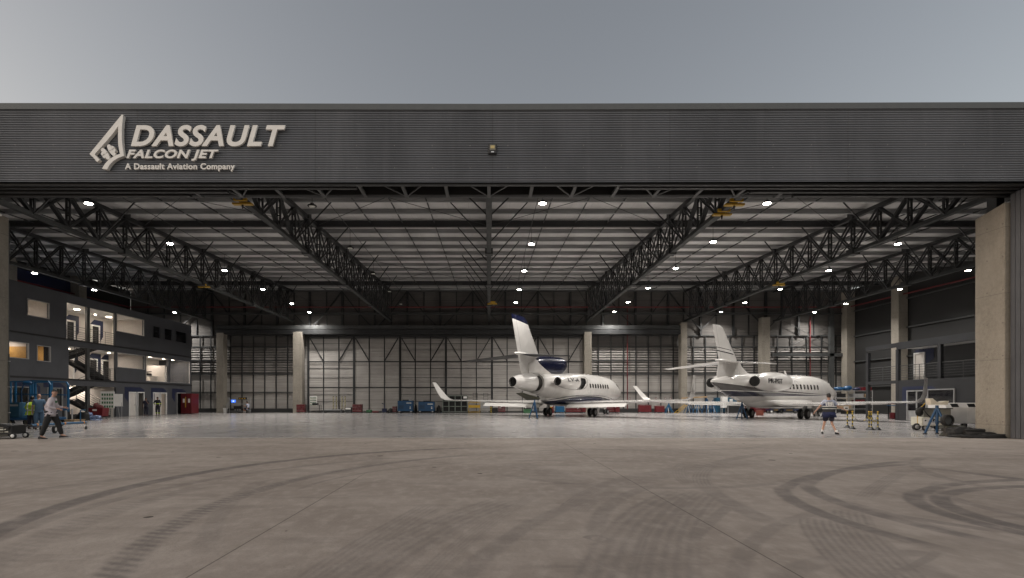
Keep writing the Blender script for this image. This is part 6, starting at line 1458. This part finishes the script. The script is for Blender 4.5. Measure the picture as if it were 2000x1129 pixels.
# --- by the office block: bin, boards, wrapped pallets
def fpos(px, X0): return Vector((X0, F*abs(X0)/(CX-px), 0))
q_ = fpos(193, -29.8); t = thing('red_bin', 'red steel bin heaped with parts near the stairwell', 'bin', q_); b = MB(); b.prism([(-0.55, 0.85), (-0.5, 0.2), (0.5, 0.2), (0.55, 0.85)], 'y', -0.35, 0.35); b.build('tub', RED, t, 0.02); wheels4(t, 1.0, 0.7, 0.09)
b = MB(); b.box(-0.22, 0.1, -0.362, -0.351, 0.62, 0.75); b.build('label_plate', WHITE, t); b = MB(); b.ball((0, 0, 0.9), 0.35, 0.25, 0.2); b.ball((-0.2, 0, 1.0), 0.2, 0.2, 0.25); b.build('rags', mat('dark_red_rag', (0.12, 0.03, 0.03), 0.8, 0, 0.5, 8), t)
q_ = fpos(210, -30.6); board('tall white board with green cards near the open stairwell', q_, R(15), 1.35)
q_ = fpos(228, -30.4); t = thing('flip_chart', 'blank whiteboard on a tripod easel beside the office block', 'whiteboard', q_, R(15)); b = MB(); b.box(-0.42, 0.42, 0, 0.03, 0.95, 1.95); b.build('panel', WHITE, t); b = MB(); b.box(-0.44, 0.44, 0.005, 0.035, 0.91, 0.95); b.build('tray', MGREY, t)
for a0, a1 in (((-0.35, 0.02), (-0.4, -0.1)), ((0.35, 0.02), (0.4, -0.1)), ((0, 0.05), (0, 0.6))):
    b = MB(); b.bar((a0[0], a0[1], 1.3), (a1[0], a1[1], 0.0), 0.03); b.build('leg', MGREY, t)
PLA = mat('blue_wrapped_plastic', (0.17, 0.22, 0.36), 0.25, 0, 0.5, 5)
q_ = fpos(172, -28.6); heap('wrapped_pallet', 'pallet of blue and white plastic wrapped sacks on the floor', 'pallet', q_, [('sack', -0.4, 0, 0.12, 1.0, 0.6, 0.25), ('sack', 0.4, 0.05, 0.12, 0.8, 0.6, 0.22), ('sack', -0.2, 0, 0.36, 0.9, 0.5, 0.2), ('pallet', 0, 0, 0, 1.9, 0.8, 0.1)], PLA, 0, 8)
q_ = fpos(135, -28.2); t = thing('wooden_pallet', 'wooden pallet with upright pale tubes right of the blue lift', 'pallet', q_); b = MB(); [b.box(-0.7, 0.7, -0.4+k*0.2, -0.27+k*0.2, 0.1, 0.13) for k in range(5)]; b.build('boards', WOOD, t); b = MB(); [b.box(x_-0.05, x_+0.05, -0.4, 0.52, 0.0, 0.099) for x_ in (-0.6, 0, 0.6)]; b.build('blocks', WOOD, t)
for k in range(4):
    b = MB(); b.tube((-0.4+0.2*k, 0, 0.131), (-0.4+0.2*k, 0, 0.85), 0.05); b.build('tube', MGREY if k % 2 else BLACK, t)
q_ = fpos(152, -28.8); heap('dark_bags', 'dark bags and boxes heaped between the wooden pallet and the wrapped sacks', 'bags', q_, [('bag', -0.3, 0, 0, 0.6, 0.5, 0.45), ('bag', 0.35, 0.1, 0, 0.6, 0.5, 0.6)], CANVAS, 0, 9)
q_ = Vector((-31.5, F*31.5/(CX-373), 0)); t = thing('red_cabinet', 'tall red steel cabinet at the far end of the office block', 'cabinet', q_); b = MB(); b.box(-0.55, 0.55, -0.9, 0.5, 0.05, 2.15); b.build('body', RED, t, 0.01)
for xa in (-0.53, 0.01):
    b = MB(); b.box(xa, xa+0.52, -0.915, -0.901, 0.12, 2.1); dd = b.build('door', RED, t)
    b = MB(); b.box(xa+0.2, xa+0.4, -0.922, -0.916, 1.2, 1.6); b.build('notice', WHITE, dd)
b = MB(); b.box(-0.1, 0.0, -0.925, -0.916, 0.7, 1.8); b.build('yellow_strip', YEL, t)
# signs on the rear wall
for px in (1229, 1280, 1298, 1308):
    t = thing('wall_sign', 'small red safety sign on the rear wall', 'sign', (bx(px), YB-0.26, bz(778)), 0, 'small red signs in a row on the rear wall'); b = MB(); b.box(-0.09, 0.09, -0.01, 0.01, -0.09, 0.09); b.build('panel', RED, t); b = MB(); b.box(-0.04, 0.04, -0.014, -0.0105, -0.05, 0.05); b.build('symbol', WHITE, t)
